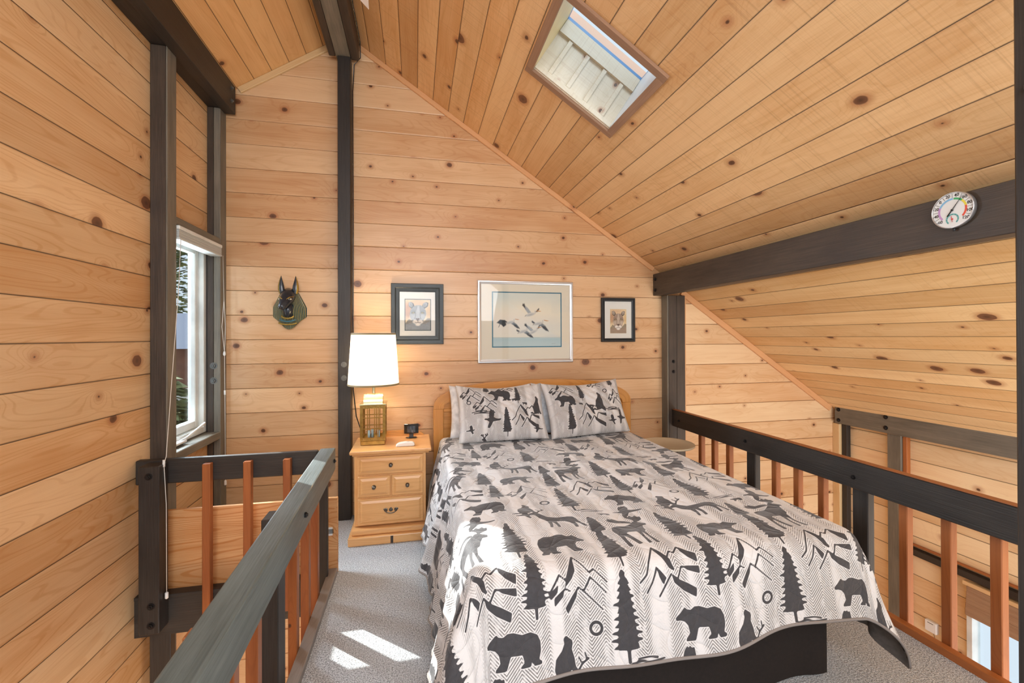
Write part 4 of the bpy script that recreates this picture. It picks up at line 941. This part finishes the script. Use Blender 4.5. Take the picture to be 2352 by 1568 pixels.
def picture(name, label, x0, x1, z0, z1, fw_, fmat, mat_mat, pr, inner, inmat, art, depth=.026, prof='flat', ix=None):
    t = thing(name, label, 'picture', ((x0+x1)/2, YB, z0)); y1 = YB-.001; y0 = y1-depth
    m = MB()
    def mitre(a, b, c, d, ya, yb, yc):   # outer rect a..b, inner rect inset; sloped moulding
        pass
    w = fw_; O_ = [(x0, z0), (x1, z0), (x1, z1), (x0, z1)]
    steps = [(0, y1), (0, y0+.004), (.004, y0), (w*.45, y0) if prof == 'flat' else (w*.4, y0+.002), (w*.6, y0+.006), (w*.85, y0+.008 if prof == 'flat' else y0+.003), (w, y0+.010), (w, y1-.003)]
    rings = []
    for ins, y in steps:
        rings.append([(x0+ins, y, z0+ins), (x1-ins, y, z0+ins), (x1-ins, y, z1-ins), (x0+ins, y, z1-ins)])
    for a, b in zip(rings[:-1], rings[1:]):
        for i in range(4):
            j = (i+1) % 4; bb = len(m.v); m.v += [a[i], a[j], b[j], b[i]]; L_ = math.dist(a[i], a[j])
            m.face([bb, bb+1, bb+2, bb+3], [(0, 0+i), (L_, i), (L_, i+.02), (0, i+.02)])
    fr = m.build('frame', fmat, t)
    px0, px1, pz0, pz1 = pr
    b2 = inner
    MB().box(x0+w-.002, x1-w+.002, y1-.010, y1-.006, z0+w-.002, z1-w+.002).build('mat_board', mat_mat, t)
    MB().box(px0-b2, px1+b2, y1-.0115, y1-.010, pz0-b2, pz1+b2).build('inner_mat', inmat, t)
    Pp = np.stack([px0+art.P[:, 0], np.full(len(art.P), y1-.0122), pz0+art.P[:, 1]], 1)
    grid_obj('print', Pp, art.P, None, ['print'], art.nu, art.nv, parent=t, color=art.c)
    MB().box(x0+w-.001, x1-w+.001, y1-.0150, y1-.0140, z0+w-.001, z1-w+.001).build('glass', 'picglass', t)
    return t
a = Art(.190, .235, .0014); puma(a, '#8c97a0', '#3f4b55', '#c3cbd0', '#e4d2b0', .06)
picture('wall_picture', 'slate framed blue grey puma head print, on the wall behind the lamp', -.187, .212, 1.290, 1.760, .064, 'slateframe', 'matwhite', (-.080, .110, 1.401, 1.636), .006, 'matgreen', a)
a = Art(.150, .208, .0014); puma(a, '#9a8474', '#41352e', '#cfc0ae', '#e2cfa4', .02)
picture('wall_picture', 'small black framed brown puma head print, on the wall near the right post', 1.546, 1.857, 1.299, 1.676, .030, 'blackframe', 'matwhite', (1.628, 1.778, 1.372, 1.580), .001, 'matboard', a)
a = Art(.572, .436, .0022); a.fill('#dcdacb')
for k, (cx_, cy_, rx, ry, c) in enumerate(((.1, .95, .3, .1, '#b9cfd0'), (.8, .97, .3, .08, '#c0d0ce'), (.5, .6, .5, .12, '#e3dfcb'), (.2, .45, .4, .1, '#e2d8cc'), (.75, .35, .4, .08, '#cfd8d6'))): a.oval(cx_, cy_, rx, ry, c, .12, .7)
a.poly([(0, 0), (1, 0), (1, .165), (0, .16)], '#a9c2c6', .01); a.poly([(0, 0), (1, 0), (1, .07), (0, .07)], '#b9cccd', .04, .6); a.line([(0, .163), (1, .166)], .002, '#8aa4aa', .004)
a.poly([(.7, .165), (.8, .2), (.88, .22), (1, .2), (1, .166)], '#ccd0cb', .02, .7)
def pelican(x, y, s, up, ang=0., far=True):
    c, n = math.cos(ang), math.sin(ang)
    T_ = lambda pts: [(x+s*(p[0]*c-p[1]*n), y+s*(p[0]*n+p[1]*c)*1.31) for p in pts]
    if up:
        a.poly(T_([(-.2, .05), (-.5, .45), (-.72, .85), (-.66, .95), (-.5, .82), (-.25, .6), (.12, .12)]), '#9aa4aa'); a.poly(T_([(-.40, .45), (-.78, .82), (-.72, 1.02), (-.64, .96), (-.60, 1.04), (-.54, .92), (-.48, .6)]), '#23282c')
        a.poly(T_([(.45, .2), (.8, .6), (.86, .5), (.7, .25)]), '#2c3135')
    else:
        a.poly(T_([(-.1, .1), (.3, .12), (.75, -.2), (1.0, -.55), (.9, -.62), (.55, -.45), (.1, -.15)]), '#6f7a80'); a.poly(T_([(.35, -.2), (.7, -.25), (1.05, -.6), (1.1, -.75), (.95, -.68), (.8, -.66), (.5, -.45)]), '#22272b')
        a.poly(T_([(-.3, .05), (-.62, .25), (-.66, .12), (-.58, .02), (-.3, -.1)]), '#2a2f33')
    a.oval(x, y, .42*s, .16*s, '#c9cbc6', .006, 1., ang+.25); a.oval(x-.02*s, y-.05*s, .34*s, .08*s, '#9aa1a4', .01, .8, ang+.25)
    a.line(T_([(.3, .1), (.48, .12), (.42, .28), (.52, .36)]), .045*s, '#c2c3bd', .004); a.oval(*[q for q in T_([(.54, .37)])[0]], .075*s, .055*s, '#d8d8d2', .004)
    a.line(T_([(.58, .36), (1.0, .30)]), .022*s, '#c98a3c', .003); a.line(T_([(.6, .32), (.9, .28)]), .018*s, '#a8743a', .003)
    a.line(T_([(-.4, -.05), (-.52, -.18)]), .02*s, '#6a5a48', .003)
pelican(.545, .60, .155, True); pelican(.245, .45, .13, False); pelican(.66, .43, .15, False, -.05); pelican(.43, .28, .14, False, .05); pelican(.585, .27, .14, True, .2)
a.poly([(.05, .44), (.10, .50), (.17, .49), (.19, .40), (.15, .36), (.12, .40), (.09, .42)], '#2a3034', .006); a.line([(.10, .42), (.08, .36)], .004, '#3b3f42', .003)
a.line([(.86, .045), (.92, .047)], .0012, '#8a8f90', .002)
a.grain(.025, 9, (1, 1), 2)
picture('wall_picture', 'large silver framed print of pelicans flying over water, above the bed', .484, 1.287, 1.134, 1.800, .027, 'silver', 'matboard', (.609, 1.181, 1.267, 1.703), .009, 'matteal', a)

# ------------------------------------------------------------------ jackal mask
t = thing('jackal_mask', 'black jackal head mask with gold striped headdress on the back wall', 'mask', (-.905, YB, 1.40))
MX, MZ = -.905, 1.60
gold = plain('aged_gold', '#b89a4a', .35, .7, nz=90); navy = plain('blue_black_glaze', '#232b35', .30, coat=.5, nz=30)
teal = plain('teal_glaze', '#3b6f80', .35, coat=.3)
# headdress: half shell of ribs
g = G('striped_headdress'); u, v = g.uv(); sw = g.ma('SINE', g.mul(u, 46.)); c_h = g.mix(g.ss(-.1, .3, sw), lin('#1f2f33'), lin('#c2a552')); c_h = g.mix(g.mul(g.ss(.2, .45, g.noise(g.vec(g.mul(u, 9.), g.mul(v, 9.)), 1., 2.)), .25), c_h, lin('#4f93a0'))
hdm = g.fin(c_h, .38, g.bump(sw, .004, .8), .35)
m = MB(); nr_, nc_ = 16, 41
for i in range(nr_):
    f_ = i/(nr_-1)
    for j in range(nc_):
        s__ = j/(nc_-1)*2-1
        z = MZ+.075-.27*f_+.03*abs(s__)**2*(f_)+.0
        wd = (.06+.055*min(1, f_*2.2)) if f_ < .7 else .115*(1-((f_-.7)/.3)**2*.35)
        x = MX+wd*s__; dep = .055*math.sqrt(max(0, 1-s__*s__))*(.5+.5*math.sin(PI*min(1, f_+.25)))+.004
        zz = z if f_ < .75 else z+.045*(s__*s__)*((f_-.75)/.25)
        m.v.append((x, YB-.001-dep, zz))
for i in range(nr_-1):
    for j in range(nc_-1):
        a0 = i*nc_+j; m.face([a0, a0+nc_, a0+nc_+1, a0+1], [(j/(nc_-1)*3, i/nr_), (j/(nc_-1)*3, (i+1)/nr_), ((j+1)/(nc_-1)*3, (i+1)/nr_), ((j+1)/(nc_-1)*3, i/nr_)], 0, True)
m.build('headdress', hdm, t)
m = MB()
for k in range(3): m.tube([(MX+(.045+.016*k)*math.sin(q_), YB-.060+.003*k-.01*math.cos(q_), MZ-.115-.022*k-(.032)*math.cos(q_)+.03) for q_ in np.linspace(-1.15+.12*k, 1.15-.12*k, 13)], .0055, 8, mi=k)
m.build('collar', [gold, teal, gold], t)
m = MB().tube([(MX, YB-.02, MZ+.075), (MX, YB-.05, MZ+.05), (MX-.004, YB-.085, MZ+.015), (MX-.014, YB-.118, MZ-.018), (MX-.020, YB-.142, MZ-.042), (MX-.022, YB-.150, MZ-.052)], .03, 20, taper=[.040, .050, .046, .033, .024, .014])
m.tube([(MX-.002, YB-.04, MZ-.02), (MX-.002, YB-.05, MZ-.06), (MX, YB-.048, MZ-.105)], .03, 16, taper=[.040, .036, .026])
hd = m.build('head', navy, t)
MB().ell((MX-.024, YB-.160, MZ-.046), (.012, .007, .008)).build('nose', 'blackpl', hd)
for sx in (-1, 1):
    bm_ = bmesh.new(); ex = MX+sx*.040
    prof = [(-.012, .016), (.02, .0225), (.05, .0195), (.085, .0105), (.118, .0015)]
    m = MB(); nn_ = 12
    for h_, r_ in prof:
        for k in range(nn_):
            a_ = 2*PI*k/nn_; m.v.append((ex+sx*(.006+.09*h_*(1-h_*6))+r_*math.cos(a_), YB-.045+.6*r_*math.sin(a_), MZ+.075+h_))
    for i in range(4):
        for k in range(nn_):
            a0, b0_ = i*nn_+k, i*nn_+(k+1) % nn_; m.face([a0, b0_, b0_+nn_, a0+nn_], [(0, 0)]*4, 1 if (math.cos(2*PI*(k+.5)/nn_)*sx > .3 or math.sin(2*PI*(k+.5)/nn_) > .2) else 0, True)
    m.build('ear', [navy, gold], t)
    e_ = MB().ell((MX-.004+sx*.033, YB-.118, MZ+.018), (.012, .007, .006), mat=None).build('eye', plain('white_eye', '#e8e2c8', .3), hd)
    MB().ell((MX-.004+sx*.033, YB-.1245, MZ+.018), (.0045, .002, .0048)).build('pupil', 'blackpl', hd)
    MB().tube([(MX-.004+sx*.014, YB-.132, MZ+.016), (MX-.004+sx*.030, YB-.122, MZ+.031), (MX+sx*.048, YB-.095, MZ+.038)], .0028, 6).build('brow', gold, hd)

# ------------------------------------------------------------------ thermometer dial on the beam
TC = Vector((2.038, 1.283, 1.828)); TR = .069
t = thing('dial_thermometer', 'round white dial thermometer with coloured scale on the right beam', 'thermometer', tuple(TC))
TM = Matrix.Translation(TC) @ Matrix(((0, 0, -1, 0), (-1, 0, 0, 0), (0, 1, 0, 0), (0, 0, 0, 1)))   # local x -> -Y, y -> Z, z -> -X
MB().lathe([(TR*.9, 0), (TR, .003), (TR, .018), (TR*.97, .021), (TR*.95, .018)], n=56, mat=TM, caps=False).lathe([(TR*.9, 0), (TR*.9, .001)], n=56, mat=TM).build('rim', 'silver', t)
MB().lathe([(TR*.955, .014), (TR*.955, .016)], n=56, mat=TM, sm=False).build('dial', 'white', t)
def tang(T): return math.radians(222-(T+60)*264/180)
m = MB(); cols = ['#c79ad0', '#86bfe6', '#3fae68', '#e9d84a', '#e0553c', '#6fb6b4']
segs = [(-60, -15, 0), (-15, 32, 1), (34, 60, 2), (60, 84, 3), (84, 120, 4)]
for a_, b_, mi in segs:
    for k in range(12):
        q0, q1 = tang(a_+(b_-a_)*k/12), tang(a_+(b_-a_)*(k+1)/12); bb = len(m.v)
        for q_, r_ in ((q0, .58), (q1, .58), (q1, .68), (q0, .68)): m.v.append(tuple(TM @ Vector((TR*r_*math.cos(q_), TR*r_*math.sin(q_), .0166))))
        m.face([bb, bb+1, bb+2, bb+3][::-1], [(0, 0)]*4, mi)
for k in range(20):
    q0, q1 = math.radians(230-280*k/20), math.radians(230-280*(k+1)/20); bb = len(m.v)
    for q_, r_ in ((q0, .23), (q1, .23), (q1, .31), (q0, .31)): m.v.append(tuple(TM @ Vector((TR*r_*math.cos(q_), TR*(r_*math.sin(q_)-.50), .0166))))
    m.face([bb, bb+1, bb+2, bb+3][::-1], [(0, 0)]*4, 5)
m.build('scale_band', [plain('band_%d' % i, c, .5) for i, c in enumerate(cols)], t)
m = MB()
for T_ in range(-60, 121, 10):
    q_ = tang(T_); r0, r1 = ((.70, .92) if T_ in (-50, -30, -10, 10, 30, 50, 70, 90, 110) else (.70, .75)); dx, dy = math.cos(q_), math.sin(q_)
    pp = [(TR*(r0*dx-.008*dy), TR*(r0*dy+.008*dx)), (TR*(r1*dx-.008*dy), TR*(r1*dy+.008*dx)), (TR*(r1*dx+.008*dy), TR*(r1*dy-.008*dx)), (TR*(r0*dx+.008*dy), TR*(r0*dy-.008*dx))]
    bb = len(m.v); m.v += [tuple(TM @ Vector((x, y, .0166))) for x, y in pp]; m.face([bb, bb+1, bb+2, bb+3], [(0, 0)]*4)
for k in range(9):
    q_ = math.radians(215-250*k/8); c0 = Vector((TR*.27*math.cos(q_), TR*(.27*math.sin(q_)-.5), .0172)); m.ell(tuple(c0), (.0012, .0012, .0003), mat=TM, seg=8)
m.build('tick_marks', 'blackpl', t)
q_ = tang(54)
m = MB().tube([(-TR*.38*math.cos(q_), -TR*.38*math.sin(q_), .019), (TR*.86*math.cos(q_), TR*.86*math.sin(q_), .019)], .001, 6, taper=[.0022, .0007], mat=TM).lathe([(.004, .0165), (.004, .020), (.001, .021)], n=14, mat=TM); m.build('needle', 'blackpl', t)
MB().tube([(.001, TR*-.66, .0185), (-.003, TR*-.32, .0185)], .0009, 6, mat=TM).lathe([(.003, .0165), (.003, .019)], (0, -TR*.5, 0), 12, mat=TM).build('humidity_needle', plain('red_needle', '#d23a34', .5), t)
def text_mesh(txt, size):
    cu = bpy.data.curves.new('numeral', 'FONT'); cu.body = txt; cu.size = size; cu.align_x = 'CENTER'; cu.align_y = 'CENTER'; cu.offset = .0002
    o = bpy.data.objects.new('numeral', cu); COL.objects.link(o); bpy.context.view_layer.update()
    me = bpy.data.meshes.new_from_object(o.evaluated_get(bpy.context.evaluated_depsgraph_get())); vs = [tuple(v.co) for v in me.vertices]; fs = [tuple(p.vertices) for p in me.polygons]
    bpy.data.objects.remove(o); bpy.data.curves.remove(cu); bpy.data.meshes.remove(me); return vs, fs
m = MB()
for T_ in range(-60, 121, 20):
    vs, fs = text_mesh(str(T_), .0155); q_ = tang(T_); cx_, cy_ = TR*.82*math.cos(q_), TR*.82*math.sin(q_); bb = len(m.v)
    m.v += [tuple(TM @ Vector((x+cx_, y+cy_, .0168))) for x, y, z in vs]
    for f_ in fs: m.face([bb+i for i in f_], [(0, 0)]*len(f_))
m.build('numerals', 'blackpl', t)
MB().lathe([(.004, 0), (.005, .012)], (2.03, TC.y, TC.z-TR-.012), 10).build('hook_tab', 'blackpl', t)

# ------------------------------------------------------------------ ceiling fan (one pointed blade end reaches into view)
t = thing('ceiling_fan', 'glossy white pointed fixture tip hanging beside the ridge beam at the top edge', 'ceiling fan', (-.47, 1.15, 3.0))
MB().lathe([(.012, 0), (.012, .42)], (-.47, 1.15, 3.03), 14).build('down_rod', 'white', t)
MB().lathe([(.02, -.06), (.08, -.055), (.10, -.02), (.10, .03), (.05, .06), (.015, .065)], (-.47, 1.15, 3.0), 32).build('motor', 'white', t)
for k in range(4):
    mm = Matrix.Translation((-.47, 1.15, 3.0)) @ Matrix.Rotation(math.radians(78.5)+k*PI/2, 4, 'Z') @ Matrix.Rotation(.20, 4, 'X')
    MB().prism([(.09, -.02), (.3, -.065), (.95, -.07), (1.178, -.008), (1.03, .06), (.3, .065), (.09, .02)], 'z', -.004, .004, mat=mm, bev=.0015).build('blade', plain('glossy_white_blade', '#ece8ea', .15, coat=.6), t)

# ------------------------------------------------------------------ outside the narrow window
g = G('forest_ground'); tc = g.n('ShaderNodeTexCoord'); MAT['ground'] = g.fin(g.mix(g.noise(tc.outputs['Object'], 1.3, 4), lin('#6e4a38'), lin('#a88a74')), .95)
struct(MB().box(-30, -3, -5, 40, -2.9, -2.8).build('ground', 'ground'))
g = G('pine_foliage'); tc = g.n('ShaderNodeTexCoord'); MAT['foliage'] = g.fin(g.mix(g.noise(tc.outputs['Object'], 6., 3), lin('#3c4a34'), lin('#9aa268')), .8)
MAT['bark'] = plain('bark', '#5c463a', .9, nz=12)
def conifer(x, y, h, seed, label):
    t = thing('conifer', label, 'tree', (x, y, -2.8), 'trees outside the window'); rr = random.Random(seed)
    MB().tube([(x, y, -2.8), (x+.1, y, -2.8+h*.5), (x, y, -2.8+h)], .2, 10, taper=[.22, .14, .03]).build('trunk', 'bark', t)
    m = MB()
    for i in range(2600):
        f_ = rr.random()**.7; z = -2.8+h*(.22+.78*(1-f_)) if False else -2.8+h*(1-.8*f_); R_ = (.25+1.9*f_)*(.5+.5*rr.random()); a_ = rr.random()*2*PI
        c0 = Vector((x+R_*math.cos(a_), y+R_*math.sin(a_), z+rr.uniform(-.2, .1))); d1 = Vector((math.cos(a_), math.sin(a_), -.2))*.20; d2 = Vector((-math.sin(a_), math.cos(a_), .5*rr.uniform(-1, 1)))*.12
        bb = len(m.v); m.v += [tuple(c0-d1*.5), tuple(c0+d2), tuple(c0+d1), tuple(c0-d2)]; m.face([bb, bb+1, bb+2, bb+3], [(0, 0)]*4)
    m.build('foliage', 'foliage', t)
conifer(-7.6, 17.5, 9.5, 1, 'tall green conifer seen through the narrow window, above the blue roof'); conifer(-4.35, 8.2, 3.7, 2, 'low green conifer near the glass of the narrow window')
t = thing('neighbour_house', 'brown house with a blue roof seen through the narrow window', 'house', (-6, 11.5, -2.8))
box('wall', t, plain('brown_siding', '#7a5646', .8, nz=3), -9, -3.8, 11.3, 13, -2.8, 1.15)
MB().prism([(11.0, 1.1), (12.3, 1.95), (13.3, 1.1)], 'x', -9.3, -3.6).build('roof', plain('blue_roof', '#5a6f92', .6), t)
box('window', t, 'vinyl', -5.3, -4.6, 11.25, 11.32, -.6, .2)
